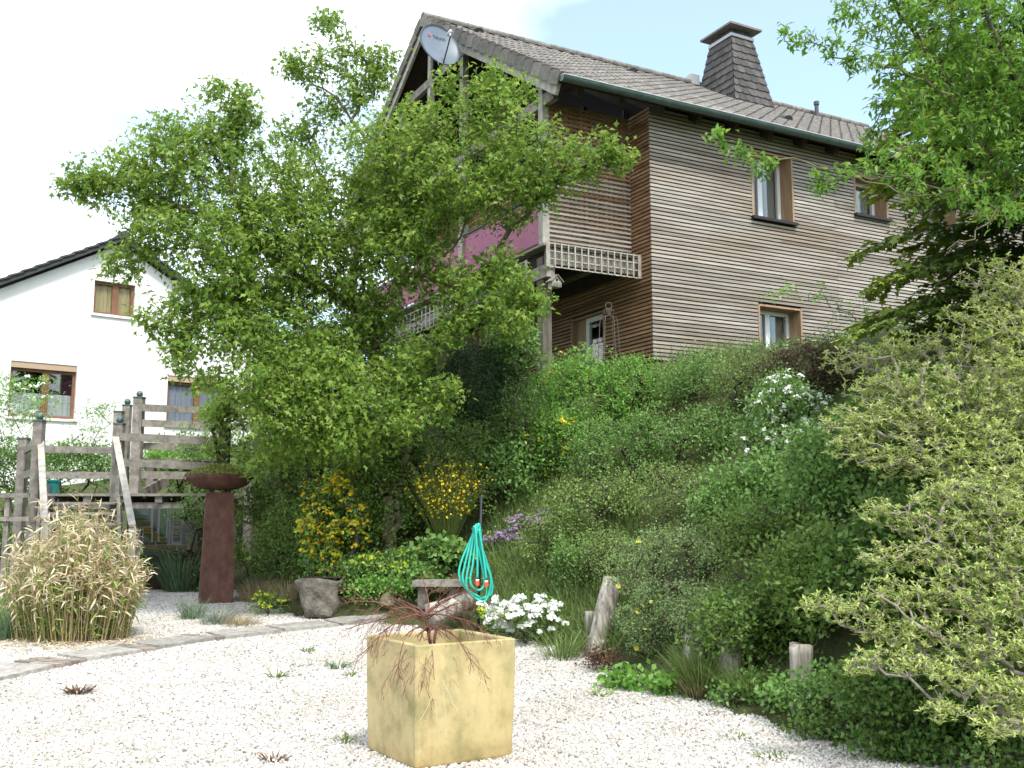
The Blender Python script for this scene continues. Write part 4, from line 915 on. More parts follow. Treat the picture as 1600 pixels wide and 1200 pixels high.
lob = [(1400, 40, 70, 7.6), (1330, 25, 40, 7.5), (1460, 30, 80, 7.7), (1540, 60, 90, 7.8), (1600, 120, 90, 7.9), (1500, 130, 80, 7.8), (1430, 120, 50, 7.6), (1380, 110, 40, 7.5), (1310, 75, 36, 7.4), (1340, 100, 28, 7.4), (1235, 60, 26, 7.4), (1260, 62, 14, 7.4), (1400, 160, 45, 7.5), (1440, 200, 55, 7.6), (1520, 220, 80, 7.9), (1590, 240, 80, 8.0), (1370, 160, 22, 7.5), (1360, 215, 24, 7.5), (1400, 240, 36, 7.5), (1460, 280, 55, 7.5), (1520, 305, 40, 7.7), (1590, 330, 34, 7.8), (1275, 282, 22, 7.2), (1318, 268, 20, 7.2), (1295, 290, 12, 7.2), (1370, 252, 24, 7.3), (1420, 275, 32, 7.3), (1120, 215, 16, 7.0), (1145, 232, 18, 7.0), (1180, 262, 18, 7.0), (1160, 245, 10, 7.0), (1200, 265, 16, 7.0), (1580, 180, 70, 8.0), (1390, -20, 60, 7.6), (1500, -20, 70, 7.7), (1590, 20, 70, 7.9), (1560, 150, 90, 8.1), (1590, 300, 70, 8.2), (1540, 250, 70, 8.1), (1480, 200, 60, 7.9), (1470, 90, 70, 7.8)]
tips = []
for (x, y, rr, Y) in lob:
    n = int(rr * rr / 78) + 3; R = rr * pxm(Y)
    q, d = in_blob(n, at(x, y, Y), (R, R + .06, R * .8), .25); tips.append(q)
tips = np.concatenate(tips)
P, par, r, ti = grow(limbs, tips, seg=.10, sag=.03, jit=.02, tipr=.0016, power=2.5)
st = Sticks(); sticks_of(st, P, par, r, .012); st.obj('trunk', M['bark'], rt)
lv = Leaves(); k = 7; n = len(ti); tp = P[ti]; bk = unit(P[ti] - P[par[ti]]); f = RNG.random((n, k))
Pn = (tp[:, None] - bk[:, None] * (f[..., None] * .13)).reshape(-1, 3) + RNG.normal(size=(n * k, 3)) * .02
Dn = rdir(n * k) * .6 + np.repeat(bk, k, 0) * .5 + [-.15, 0, -.1]; Nn = rdir(n * k) * .5 + [0, -.2, .8]
s = .068 * (.6 + .6 * RNG.random(n * k)); lv.add(Pn, Dn, Nn, s, s * .42, 'oval', np.repeat(RNG.random(n), k) * .5 + RNG.random(n * k) * .5); lv.obj('crown', G['rtree'], rt, kind='stuff')

# ------------------------------------------------------------------ hemlock behind it
hy = 11.2; hx = at(1640, 500, hy)[0]; hb = np.array([hx, hy, H1(hx, hy)])
hm = empty('conifer_tree', hb, 'dark yellow-tipped conifer with drooping sprays at the right', 'tree')
st = Sticks(); ht = 6.6; z = np.linspace(0, ht, 12); c = np.stack([np.full(12, hb[0]), np.full(12, hb[1]), hb[2] + z], 1); rad = .13 * (1 - z / ht) + .012
st.add(c[:-1], c[1:], rad[:-1], rad[1:], 8)
lv = Leaves(); A = []; B = []
for zz in np.arange(.15, ht - .2, .085):
    for q in range(3):
        a = RNG.random() * 2 * math.pi; f = zz / ht; ln = (1.95 * (1 - f) ** .7 + .15) * (.75 + .4 * RNG.random())
        d = np.array([math.cos(a), math.sin(a), 0]); o = np.array([hb[0], hb[1], hb[2] + zz]); n = 9
        tt = np.linspace(0, 1, n); pts = o + d * (ln * tt)[:, None] + np.array([0, 0, 1]) * (.16 * ln * tt - .30 * ln * tt ** 2.0)[:, None]
        A.append(pts[:-1]); B.append(pts[1:])
        m = int(64 * ln) + 8; u = .12 + .88 * RNG.random(m) ** .7; p = o + d * (ln * u)[:, None] + np.array([0, 0, 1]) * (.16 * ln * u - .30 * ln * u ** 2)[:, None]
        sd_ = np.array([-d[1], d[0], 0]); sg = RNG.choice([-1, 1], m); w_ = (1 - u * .55) * .36 * RNG.random(m)
        p = p + sd_ * (sg * w_)[:, None] + RNG.normal(size=(m, 3)) * .02
        D = d * .8 + sd_ * (sg * .7)[:, None] + RNG.normal(size=(m, 3)) * .25 + [0, 0, -.35]; s = .19 * (.6 + .7 * RNG.random(m))
        lv.add(p, D, np.array([0, 0, 1.]) + RNG.normal(size=(m, 3)) * .35, s, s * .55, 'spray', np.clip(u ** 2 * .75 + RNG.random(m) * .3 - .03, 0, 1))
st.add(np.concatenate(A), np.concatenate(B), .008, .006, 3); st.obj('trunk', M['barkdark'], hm); lv.obj('crown', G['hemlock'], hm, kind='stuff')

# ------------------------------------------------------------------ the big pale azalea at the right edge
def azalea(label, base, lob, limbs, dens, leaf, k, group=None):
    b = np.array([base[0], base[1], H1(*base)]); root = empty('azalea_shrub', b, label, 'shrub', group)
    tips = []
    for (x, y, rx, ry, Y) in lob:
        n = int(rx * ry * 1.25 / dens) + 4; q, d = in_blob(n, at(x, y, Y), (rx * 1.1 * pxm(Y), rx * pxm(Y) * .95, ry * 1.75 * pxm(Y)), .0); q[:, 2] += .0; tips.append(q)
    tips = np.concatenate(tips); tips = tips[tips[:, 2] > H(tips[:, 0], tips[:, 1]) + .05]
    P, par, r, ti = grow([([b, b + np.array([-.05, 0, .3])], .022, .018)] + [([b] + px_line(l, 0), .015, .006) for l in limbs], tips, seg=.09, sag=-.05, jit=.03, alpha=.7, tipr=.0027, power=2.6, rmax=.017)
    st = Sticks(); sticks_of(st, P, par, r, .012); st.obj('branches', M['barkgrey'], root)
    n = len(ti); tp = P[ti]; a = RNG.random((n, 1)) * 6.28 + np.arange(k)[None] * 2.4; el = .1 + 1.0 * RNG.random((n, k))
    D = np.stack([np.cos(a) * np.cos(el), np.sin(a) * np.cos(el), np.sin(el)], -1).reshape(-1, 3); Nn = np.array([0, 0, 1.]) + RNG.normal(size=D.shape) * .25
    s = leaf * (.55 + .7 * RNG.random(n * k)); Pn = np.repeat(tp, k, 0) + RNG.normal(size=D.shape) * .006 - np.array([0, 0, 1]) * (RNG.random(n * k) * .02)[:, None]
    lv = Leaves(); lv.add(Pn, D, Nn, s, s * .34, 'oval', np.repeat(RNG.random(n), k) * .6 + RNG.random(n * k) * .4); lv.obj('foliage', G['azalea'], root, kind='stuff')
lob = [(1560, 440, 60, 26, 8.2), (1600, 470, 60, 28, 8.2), (1520, 500, 50, 20, 8.2), (1580, 520, 70, 26, 8.0), (1330, 560, 50, 16, 8.6), (1390, 555, 50, 18, 8.5), (1440, 545, 60, 18, 8.4), (1510, 555, 60, 20, 8.2), (1590, 570, 60, 24, 7.8),
 (1370, 605, 50, 18, 8.2), (1440, 600, 60, 22, 8.1), (1520, 610, 60, 22, 7.9), (1590, 630, 60, 24, 7.7), (1330, 660, 45, 18, 8.0), (1400, 650, 60, 24, 8.0), (1480, 660, 60, 24, 7.8), (1560, 680, 60, 26, 7.5), (1330, 700, 40, 18, 7.9), (1410, 710, 60, 24, 7.8), (1490, 720, 60, 26, 7.5), (1580, 740, 60, 28, 7.2), (1670, 500, 60, 30, 8.3), (1670, 600, 60, 30, 8.2), (1670, 690, 60, 30, 7.9), (1700, 560, 60, 30, 8.8), (1620, 640, 60, 30, 8.6), (1560, 600, 60, 26, 8.9)]
azalea('tall pale-green azalea shrub with grey twigs below the conifer', (4.0, 8.3), lob, [[(1560, 700, 7.9), (1500, 600, 8.0)], [(1480, 740, 7.9), (1400, 650, 8.1)], [(1640, 600, 8.0), (1600, 480, 8.1)]], 11.5, .044, 6)
lob = [(1470, 770, 45, 18, 7.2), (1530, 770, 60, 22, 7.0), (1590, 800, 50, 24, 6.8), (1370, 800, 36, 14, 7.2), (1440, 810, 50, 20, 7.1), (1520, 830, 60, 22, 6.9), (1590, 860, 40, 22, 6.6), (1380, 870, 40, 16, 7.0), (1450, 870, 50, 20, 6.9), (1530, 890, 60, 22, 6.7), (1280, 945, 36, 13, 6.9), (1330, 950, 45, 16, 6.8), (1390, 930, 45, 18, 6.8), (1460, 930, 50, 20, 6.7), (1540, 950, 55, 22, 6.5), (1595, 930, 36, 20, 6.5), (1380, 985, 45, 14, 6.7), (1450, 990, 50, 18, 6.6), (1530, 1010, 55, 20, 6.4), (1595, 1010, 30, 20, 6.3), (1350, 1035, 36, 13, 6.6), (1410, 1030, 45, 16, 6.5), (1480, 1050, 50, 16, 6.3), (1550, 1070, 45, 18, 6.2), (1480, 1110, 36, 12, 6.2), (1560, 1130, 45, 18, 6.1), (1600, 1090, 30, 20, 6.1), (1670, 800, 60, 30, 7.2), (1680, 900, 60, 30, 6.9), (1670, 1000, 60, 30, 6.6), (1680, 1100, 60, 30, 6.4), (1740, 950, 60, 34, 7.2)]
azalea('broad pale-green azalea spreading over the gravel corner', (3.65, 7.0), lob, [[(1560, 1020, 6.7), (1480, 880, 6.9), (1420, 800, 7.1)], [(1500, 1080, 6.6), (1400, 1010, 6.7), (1300, 955, 6.85)], [(1570, 900, 6.7), (1540, 780, 7.0)], [(1560, 1130, 6.3), (1470, 1090, 6.3), (1370, 1040, 6.5)]], 11.5, .039, 6)

sp0 = hit(1365, 590); sp_ = empty('sapling', sp0, 'thin leafy sapling branches before the right half of the slatted wall', 'sapling')
SY = float(sp0[1]); tips = []
for (x, y) in ((1195, 462), (1215, 450), (1235, 458), (1250, 446), (1275, 455), (1290, 465), (1310, 478), (1330, 490), (1345, 455), (1352, 470), (1348, 500), (1360, 485), (1300, 500), (1330, 520), (1285, 520), (1365, 450)):
    for _ in range(3): tips.append(at(x + RNG.normal() * 7, y + RNG.normal() * 6, SY + RNG.normal() * .12))
P, par, r, ti = grow([([sp0] + px_line([(1360, 540, SY), (1335, 500, SY), (1290, 470, SY), (1230, 455, SY)], 0), .012, .004), (px_line([(1360, 540, SY), (1352, 490, SY), (1350, 455, SY)], 0), .008, .003)], np.array(tips), seg=.1, sag=.04, jit=.02, tipr=.0018)
st = Sticks(); sticks_of(st, P, par, r); st.obj('branches', M['barkgrey'], sp_)
k = 6; n = len(ti); Pn = np.repeat(P[ti], k, 0) + RNG.normal(size=(n * k, 3)) * .035; s = .065 * (.5 + .7 * RNG.random(n * k)); lv = Leaves(); lv.add(Pn, rdir(n * k) + [0, 0, -.1], rdir(n * k) * .5 + [0, -.3, .8], s, s * .6, 'oval', RNG.random(n * k)); lv.obj('foliage', G['bright'], sp_, kind='stuff')

# ------------------------------------------------------------------ shrubs of the slope
S = shrub
G['mid2'] = leafmat('rose_leaf', (.078, .15, .03), (.12, .21, .042), (.21, .32, .075), trans=.3)
S('feathery_shrub', 'bright feathery green shrub below the balcony corner', 905, 640, None, 95, 90, G['bright'], n=5200, leaf=0.0650, wid=.5, lumps=37, lump=0.279, spread=.06)
S('feathery_shrub', 'bright green shrub touching the house corner', 985, 605, None, 60, 58, G['bright'], n=3200, leaf=0.0585, wid=.45, lumps=27, lump=0.295)
S('barberry_shrub', 'dark shrub with orange-yellow blossom beneath the garden door', 878, 590, 16.2, 48, 34, G['mid'], n=2200, leaf=0.0455, flowers=blossom('', G['yellow'], .22, 3, .04, .035))
S('cotoneaster_shrub', 'green shrub against the slats left of the lower window', 1090, 598, None, 80, 50, G['mid'], n=4200, leaf=0.0442, lumps=30, lump=0.295)
S('cotoneaster_shrub', 'green shrub beneath the lower house window', 1165, 605, None, 60, 55, G['olive'], n=3000, leaf=0.0442, lumps=27)
S('barberry_shrub', 'purple-leaved barberry right of the white blossom', 1268, 578, None, 75, 46, G['purple'], n=4600, leaf=0.0442, lumps=30, lump=0.295)
topw = lambda t, d, c, R: (d[:, 1] < .25)
S('viburnum_shrub', 'shrub with clusters of white blossom below the purple barberry', 1222, 670, None, 84, 95, G['mid'], n=6400, leaf=0.0494, lumps=51, lump=0.230, flowers=blossom('', G['white'], .17, 14, .05, .028, sel=topw))
S('cotoneaster_shrub', 'mid-green shrub in the centre of the slope', 1060, 680, None, 95, 60, G['mid'], n=5000, leaf=0.0468, lumps=34, lump=0.295)
S('cotoneaster_shrub', 'mid-green shrub left of the slope centre', 965, 715, None, 95, 60, G['mid'], n=5000, leaf=0.0468, lumps=34, lump=0.295)
S('kerria_shrub', 'light-green shrub with hidden golden blossom under the feathery shrub', 862, 700, None, 58, 60, G['bright'], n=3400, leaf=0.0585, lumps=23, flowers=blossom('', G['yellow'], .06, 4, .05, .035))
S('cotoneaster_shrub', 'olive shrub with arching sprays beside the grass bank', 930, 790, None, 95, 60, G['olive'], n=5600, leaf=0.0416, lumps=44, lump=0.246, droop=-.5)
S('cotoneaster_shrub', 'olive shrub above the yellow-flowered potentilla', 1075, 770, None, 105, 62, G['olive'], n=6400, leaf=.032, lumps=26, lump=.30)
S('bramble_shrub', 'leafy shrub below the white blossom', 1190, 770, None, 85, 66, G['mid'], n=3800, leaf=0.0624, wid=.55, lumps=30)
S('bramble_shrub', 'leafy shrub beside the tall pale azalea', 1300, 735, 9.9, 75, 75, G['mid'], n=3600, leaf=0.0585, wid=.55, lumps=30)
yl = blossom('', G['lemon'], .028, 1, .01, .05, sel=lambda t, d, c, R: d[:, 1] < .1)
S('potentilla_shrub', 'large grey-green potentilla with scattered yellow flowers', 1045, 890, None, 105, 72, G['grey'], n=8200, leaf=.026, wid=.6, lumps=30, lump=.28, clus=7, spread=.035, flowers=yl)
S('potentilla_shrub', 'low grey-green potentilla beside the leaning driftwood', 1012, 965, None, 52, 52, G['grey'], n=4600, leaf=.026, wid=.6, lumps=16, lump=.34, clus=7, spread=.035, flowers=yl)
S('potentilla_shrub', 'grey-green potentilla above the middle stumps', 1110, 960, None, 75, 52, G['grey'], n=5000, leaf=.026, wid=.6, lumps=18, lump=.34, clus=7, spread=.035)
S('rose_shrub', 'dark-green rose bush right of the potentilla', 1205, 870, None, 105, 98, G['mid2'], n=6000, leaf=.042, wid=.6, lumps=24, lump=.34)
S('rose_shrub', 'dark-green bush behind the right-hand stumps', 1290, 925, 8.9, 105, 105, G['mid2'], n=6000, leaf=0.0546, wid=.6, lumps=40, lump=0.279)
S('rose_shrub', 'leafy bush between the potentilla and the white blossom', 1140, 800, None, 80, 70, G['mid'], n=4600, leaf=.042, wid=.6, lumps=24, lump=.32)
S('rose_shrub', 'dark-green bush above the mossy stump', 1170, 975, None, 85, 56, G['mid2'], n=3600, leaf=0.0468, wid=.6, lumps=27)
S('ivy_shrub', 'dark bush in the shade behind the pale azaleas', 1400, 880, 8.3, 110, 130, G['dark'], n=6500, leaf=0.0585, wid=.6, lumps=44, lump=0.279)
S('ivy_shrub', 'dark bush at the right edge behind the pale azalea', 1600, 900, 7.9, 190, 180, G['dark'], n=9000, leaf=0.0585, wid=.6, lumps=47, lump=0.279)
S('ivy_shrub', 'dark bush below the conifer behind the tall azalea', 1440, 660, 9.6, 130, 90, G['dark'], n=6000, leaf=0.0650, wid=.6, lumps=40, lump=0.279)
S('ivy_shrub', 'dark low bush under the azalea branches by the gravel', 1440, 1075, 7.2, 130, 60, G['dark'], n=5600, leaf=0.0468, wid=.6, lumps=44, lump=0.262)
# beneath and around the maple
S('privet_shrub', 'dark dense shrub behind the rusty pedestal', 440, 780, 16.3, 62, 105, G['mid2'], n=7500, leaf=0.0546, lumps=40, lump=0.279)
S('privet_shrub', 'dark dense shrub under the left maple boughs', 485, 695, 15.6, 95, 95, G['mid2'], n=6500, leaf=0.0585, lumps=40, lump=0.279)
S('privet_shrub', 'dark shrub in front of the maple trunk', 590, 725, 14.9, 80, 85, G['mid2'], n=5500, leaf=0.0585, lumps=34, lump=0.295)
S('privet_shrub', 'shaded shrub left of the maple trunk', 520, 590, 16.0, 75, 80, G['mid2'], n=4200, leaf=0.0650, lumps=34)
S('privet_shrub', 'dark low shrub behind the kerria blossom', 490, 820, 15.2, 75, 70, G['mid2'], n=5200, leaf=0.0546, lumps=34, lump=0.295)
S('privet_shrub', 'dark low shrub left of the broom foot', 610, 815, 15.0, 65, 50, G['mid2'], n=4000, leaf=0.0546, lumps=30, lump=0.295)
S('privet_shrub', 'shaded shrub between the yew ball and the broom', 690, 700, 14.6, 80, 60, G['mid2'], n=4500, leaf=.042, lumps=20, lump=.36)
S('cotoneaster_shrub', 'olive arching shrub over the grass bank', 885, 835, None, 60, 42, G['olive'], n=3400, leaf=0.0390, lumps=34, lump=0.262, droop=-.4)
S('cotoneaster_shrub', 'olive shrub left of the large potentilla', 950, 870, None, 50, 42, G['olive'], n=2800, leaf=.03, lumps=18, lump=.32, droop=-.4)
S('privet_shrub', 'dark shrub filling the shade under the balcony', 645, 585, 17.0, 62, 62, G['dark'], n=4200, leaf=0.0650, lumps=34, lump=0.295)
S('cotoneaster_shrub', 'green arching shrub above the leaning driftwood', 900, 872, None, 44, 34, G['mid'], n=2200, leaf=.036, lumps=24, lump=.28, droop=-.4)
S('yew_ball', 'clipped dark round yew ball behind the maple stem', 735, 615, 15.6, 78, 88, G['yew'], n=26000, shoots=0, leaf=.036, wid=.5, lumps=140, lump=.2, reach=.84, clus=6, spread=.03)
S('hazel_shrub', 'light leafy shrub behind the golden broom', 625, 760, 15.0, 60, 66, G['mid'], n=3200, leaf=0.0780, wid=.7, lumps=30, lump=0.312)
S('hazel_shrub', 'leafy shrub right of the golden broom', 780, 745, None, 66, 66, G['mid'], n=3600, leaf=0.0650, wid=.6, lumps=30)
S('hazel_shrub', 'dark leafy shrub beside the yew ball', 820, 650, 15.0, 55, 60, G['dark'], n=2800, leaf=.045, lumps=16)
S('climbing_vine', 'green vine climbing the front balcony post', 800, 530, 15.6, 48, 62, G['mid'], n=2600, leaf=0.0715, wid=.6, lumps=30, lump=0.279)
S('kerria_shrub', 'kerria with golden blossom beside the pedestal shrub', 528, 815, 14.5, 54, 76, G['bright'], n=1700, leaf=0.0585, lumps=57, lump=0.164, reach=.95, flowers=blossom('', G['yellow'], .8, 5, .06, .042, sel=lambda t, d, c, R: (d[:, 1] < .5)))
# golden broom: upright green twigs with flowers along them
c = at(697, 840, 14.2); c[2] = H1(c[0], c[1]); bh_ = at(697, 700, 14.2)[2] - c[2]; br_ = empty('broom_shrub', c, 'golden-flowered broom with thin upright green twigs', 'shrub')
A = []; Bq = []; fp = []
for k in range(230):
    a = RNG.random() * 6.28; rr = RNG.random() ** .6 * .66; tip = c + [rr * math.cos(a), rr * math.sin(a) * .7, bh_ * (.84 + .22 * RNG.random()) - rr * .55]
    q = c + [0.06 * math.cos(a), .06 * math.sin(a), 0]; t = np.linspace(0, 1, 7)[:, None]; pts = q + (tip - q) * np.concatenate([t ** 1.5, t ** 1.5, t], 1)
    A.append(pts[:-1]); Bq.append(pts[1:])
    u = .58 + .42 * RNG.random(11); fp.append(q + (tip - q) * np.stack([u ** 1.5, u ** 1.5, u], 1))
st = Sticks(); st.add(np.concatenate(A), np.concatenate(Bq), .004, .0035, 3); mgt = mat('broom_green_twig', (.09, .13, .03), .6); st.obj('twigs', mgt, br_)
fp = np.concatenate(fp) + RNG.normal(size=(230 * 11, 3)) * .02; fl = RNG.random(len(fp)) < .30
lv = Leaves(); q = fp[fl]; s = .042 * (.6 + .6 * RNG.random(len(q))); lv.add(q, rdir(len(q)), rdir(len(q)) + [0, -.5, .4], s, s * .8, 'petal', RNG.random(len(q))); lv.obj('blossoms', G['yellow'], br_, kind='stuff')
lv = Leaves(); q = fp[~fl]; s = .03 * (.6 + .6 * RNG.random(len(q))); lv.add(q, rdir(len(q)) + [0, 0, .6], rdir(len(q)), s, s * .4, 'oval', RNG.random(len(q))); lv.obj('foliage', G['olive'], br_, kind='stuff')
# perennials at the foot
def low(name, label, px, py, rx, ry, m, n, leaf, wid=.7, cat='plant', tm='oval', **k):
    p = hit(px, py + ry * .8); Y = float(p[1]); return S(name, label, px, py, Y, rx, ry, m, n=n, leaf=leaf, wid=wid, tmpl=tm, lumps=k.pop('lumps', 12), lump=k.pop('lump', .4), cat=cat, stemr=.002, shoots=k.pop('shoots', 6), dep=k.pop('dep', rx * .7 * pxm(Y)), **k)
limef = lambda fr: blossom('', G['lime'], fr, 10, .045, .03, sel=lambda t, d, c, R: d[:, 2] > .1)
low('euphorbia_plant', 'lime-topped euphorbia right of the stone trough', 600, 893, 48, 26, G['mid'], 1300, .05, flowers=limef(.4))
low('euphorbia_plant', 'lime-topped euphorbia above the round boulder', 640, 880, 32, 26, G['mid'], 900, .05, flowers=limef(.25))
low('euphorbia_plant', 'small lime euphorbia left of the stone trough', 420, 945, 30, 20, G['mid'], 500, .035, flowers=limef(.55))
low('euphorbia_plant', 'lime-yellow euphorbia left of the white candytuft', 768, 972, 24, 20, G['mid'], 500, .03, flowers=limef(.9))
low('lady_mantle', 'soft green round-leaved plant behind the flat stone slab', 690, 870, 46, 30, G['mid'], 900, .075, wid=.95)
low('lady_mantle', 'round-leaved plant left of the hose', 650, 905, 40, 26, G['mid'], 800, .06, wid=.95)
low('columbine_plant', 'low leafy plant with pale flowers below the kerria', 530, 880, 55, 26, G['mid'], 900, .045, flowers=blossom('', G['violet'], .05, 2, .03, .03))
low('columbine_plant', 'leafy plant between trough and boulder', 580, 925, 36, 22, G['bright'], 900, .045)
low('aubrieta_plant', 'purple aubrieta cushion right of the hose', 830, 818, 42, 18, G['grey'], 1000, .03, flowers=blossom('', G['violet'], .6, 5, .04, .03))
low('aubrieta_plant', 'smaller purple aubrieta cushion beside the hose', 785, 846, 28, 13, G['grey'], 600, .03, flowers=blossom('', G['violet'], .6, 5, .04, .03))
low('candytuft_plant', 'white flowering candytuft behind the yellow planter', 820, 975, 64, 40, G['mid'], 2200, .035, wid=.3, lumps=18, flowers=blossom('', G['white'], .6, 24, .045, .03, sel=lambda t, d, c, R: (d[:, 2] > -.1) & (d[:, 1] < .6)))
low('rusty_sedum', 'rusty brown sedum under the leaning driftwood', 945, 1035, 30, 18, G['rust'], 700, .03)
low('rusty_sedum', 'rusty brown sedum before the stone trough', 495, 955, 22, 14, G['rust'], 500, .03)
low('strawberry_plant', 'wild strawberry below the low potentilla', 985, 1065, 42, 14, G['bright'], 420, .06, wid=.8, flowers=blossom('', G['white'], .04, 2, .02, .03))
low('strawberry_plant', 'wild strawberry creeping before the first stump', 1055, 1075, 34, 14, G['bright'], 320, .06, wid=.8, flowers=blossom('', G['white'], .05, 2, .02, .03))
low('ivy_ground_plant', 'leafy creeper before the mossy stump', 1150, 1090, 55, 22, G['mid'], 900, .045, flowers=blossom('', G['white'], .02, 2, .02, .03))
low('ivy_ground_plant', 'leafy creeper between the two right stumps', 1300, 1085, 75, 30, G['mid'], 1600, .045, flowers=blossom('', G['white'], .015, 2, .02, .03))
low('ivy_ground_plant', 'dark creeper running along the gravel edge', 1330, 1140, 90, 18, G['dark'], 1300, .038)
low('ivy_ground_plant', 'dark creeper in the bottom right corner', 1500, 1165, 110, 22, G['dark'], 1500, .042)
low('columbine_plant', 'leafy plant at the foot of the kerria', 545, 905, 50, 28, G['mid'], 1200, .045)
low('columbine_plant', 'bright leafy plant left of the slab', 625, 925, 34, 18, G['bright'], 600, .05)
low('ivy_ground_plant', 'low leaves around the tall grey stump', 1225, 1085, 40, 24, G['mid'], 800, .045)
low('silver_plant', 'silvery grey shrublet right of the rusty pedestal', 388, 872, 34, 42, G['silver'], 1800, .03, wid=.35, lumps=16)
# hedge and shrubs round the stairs
S('hedge_shrub', 'green hedge behind the lower stair landing', 120, 730, 20.6, 80, 42, G['mid'], n=3800, leaf=0.0780, lumps=40, lump=0.279)
S('hedge_shrub', 'bright hedge under the upper landing', 280, 735, 21.2, 95, 50, G['bright'], n=4200, leaf=0.0845, lumps=40, lump=0.279)
S('hedge_shrub', 'hedge at the left edge beside the white house', 10, 740, 20.4, 50, 70, G['mid'], n=2600, leaf=0.0780, lumps=27, lump=0.295)
S('blossom_shrub', 'loose shrub with white blossom before the brown window', 40, 640, 20.0, 62, 60, G['bright'], n=1300, leaf=.06, stemr=.0014, lumps=18, lump=.34, flowers=blossom('', G['white'], .10, 6, .08, .06))
S('twiggy_shrub', 'sparse twiggy shrub against the white wall', 150, 665, 20.4, 36, 46, G['bright'], n=420, leaf=.05, stemr=.0014, lumps=14, lump=.4)
S('vine_shrub', 'yellow-green vine at the railing end under the maple', 365, 645, 17.0, 44, 44, G['maple'], n=1800, leaf=0.0910, lumps=27, lump=0.312)
S('twiggy_shrub', 'green shrub between the landing and the maple', 330, 700, 19.0, 52, 44, G['mid'], n=1800, leaf=.06, stemr=.0014, lumps=16)
S('cotoneaster_shrub', 'dark sprays hanging beside the pedestal bowl', 305, 800, 16.9, 44, 30, G['mid'], n=900, leaf=0.0455, lumps=27, lump=0.246)

# ------------------------------------------------------------------ grasses, bamboo, weeds
def tuft(root, p, n, h, spread, lean, m, wd=.006, name='blades', tone=None):
    lv = Leaves(); a = RNG.random(n) * 6.28; rr = RNG.random(n) ** .7 * spread
    q = p + np.stack([np.cos(a) * rr, np.sin(a) * rr, np.zeros(n)], 1); hh_ = h * (.5 + .6 * RNG.random(n))
    D = np.stack([np.cos(a) * lean, np.sin(a) * lean, np.ones(n)], 1) + RNG.normal(size=(n, 3)) * .18
    lv.add(q, D, np.stack([-np.cos(a), -np.sin(a), np.full(n, .3)], 1) + RNG.normal(size=(n, 3)) * .3, hh_, wd, 'blade', RNG.random(n) if tone is None else tone); return lv.obj(name, m, root, kind='stuff')
def grass_clump(name, label, px, py, n, h, spread, lean, m, wd=.008, cat='grass'):
    p = hit(px, py); r = empty(name, p, label, cat); tuft(r, p, n, h, spread, lean, m, wd); return r
grass_clump('iris_clump', 'upright blue-green blades left of the rusty pedestal', 285, 925, 420, .85, .32, .35, G['iris'], .018, 'plant')
grass_clump('iris_clump', 'blue-green blades behind the pedestal foot', 262, 905, 240, .7, .25, .4, G['iris'], .016, 'plant')
grass_clump('sedge_clump', 'straw-coloured sedge right of the pedestal foot', 405, 940, 520, .42, .28, .5, G['drygrass'])
grass_clump('sedge_clump', 'straw-coloured sedge beside the stone trough', 450, 938, 420, .38, .25, .5, G['drygrass'])
grass_clump('fescue_clump', 'pale blue fescue before the rusty pedestal', 340, 975, 300, .25, .2, .7, G['silver'], .006)
grass_clump('fescue_clump', 'pale dry fescue on the gravel behind the planks', 375, 978, 260, .22, .2, .8, G['drygrass'], .006)
grass_clump('fescue_clump', 'blue-green blades at the plank edge', 300, 968, 120, .35, .14, .5, G['iris'], .01)
grass_clump('grass_clump', 'tall dry-based grass tuft before the mossy stump', 1098, 1085, 520, .55, .14, .5, G['grass'])
grass_clump('grass_clump', 'dry straw skirt below the mossy stump', 1088, 1090, 260, .26, .12, .8, G['drygrass'])
grass_clump('grass_clump', 'grass tuft left of the leaning driftwood', 880, 1030, 200, .4, .2, .6, G['grass'])
grass_clump('grass_clump', 'grass tuft before the thin stump', 1170, 1085, 300, .36, .2, .7, G['grass'])
grass_clump('grass_clump', 'wild grass at the left photo edge beside the bamboo', 8, 1000, 300, .5, .2, .5, G['iris'])
# grassy bank and low cover: nobody could count these
lv = Leaves(); n = 9000; x = RNG.uniform(-.3, 1.6, n); y = RNG.uniform(10.8, 15, n); d = bdist(x, y); ok = inpoly(x, y, HPOLY) & (d < 3.2); x, y = x[ok], y[ok]; n = len(x)
P = np.stack([x, y, H(x, y)], 1); D = np.array([-.1, -.25, 1.]) + RNG.normal(size=(n, 3)) * .35; lv.add(P, D, rdir(n) + [0, -.6, .4], .22 * (.5 + RNG.random(n)), .008, 'blade', RNG.random(n))
n = 7000; x = RNG.uniform(1.8, 9, n); y = RNG.uniform(14.5, 20.5, n); ok = ((np.stack([x, y], 1) - HO[:2]) @ V[:2] < -.02) & ((np.stack([x, y], 1) - HO[:2]) @ V[:2] > -1.6); x, y = x[ok], y[ok]; n = len(x)
P = np.stack([x, y, H(x, y)], 1); lv.add(P, np.array([0, -.1, 1.]) + RNG.normal(size=(n, 3)) * .35, rdir(n) + [0, -.6, .4], .26 * (.5 + RNG.random(n)), .010, 'blade', RNG.random(n))
n = 9000; x = RNG.uniform(-12, -6.2, n); y = RNG.uniform(12.4, 17.2, n); P = np.stack([x, y, H(x, y)], 1); lv.add(P, np.array([0, -.1, 1.]) + RNG.normal(size=(n, 3)) * .4, rdir(n) + [0, -.6, .4], .16 * (.5 + RNG.random(n)), .010, 'blade', RNG.random(n))
gs_ = link('bank_grass', None); gs_.location = (0, 12, 0); bpy.data.objects.remove(gs_)
hold = link('tmp_root', None); o = lv.obj('bank_grass', G['grass'], hold, kind='stuff'); o.parent = None; o['label'] = 'green grass on the bank and along the house foot'; o['category'] = 'grass'
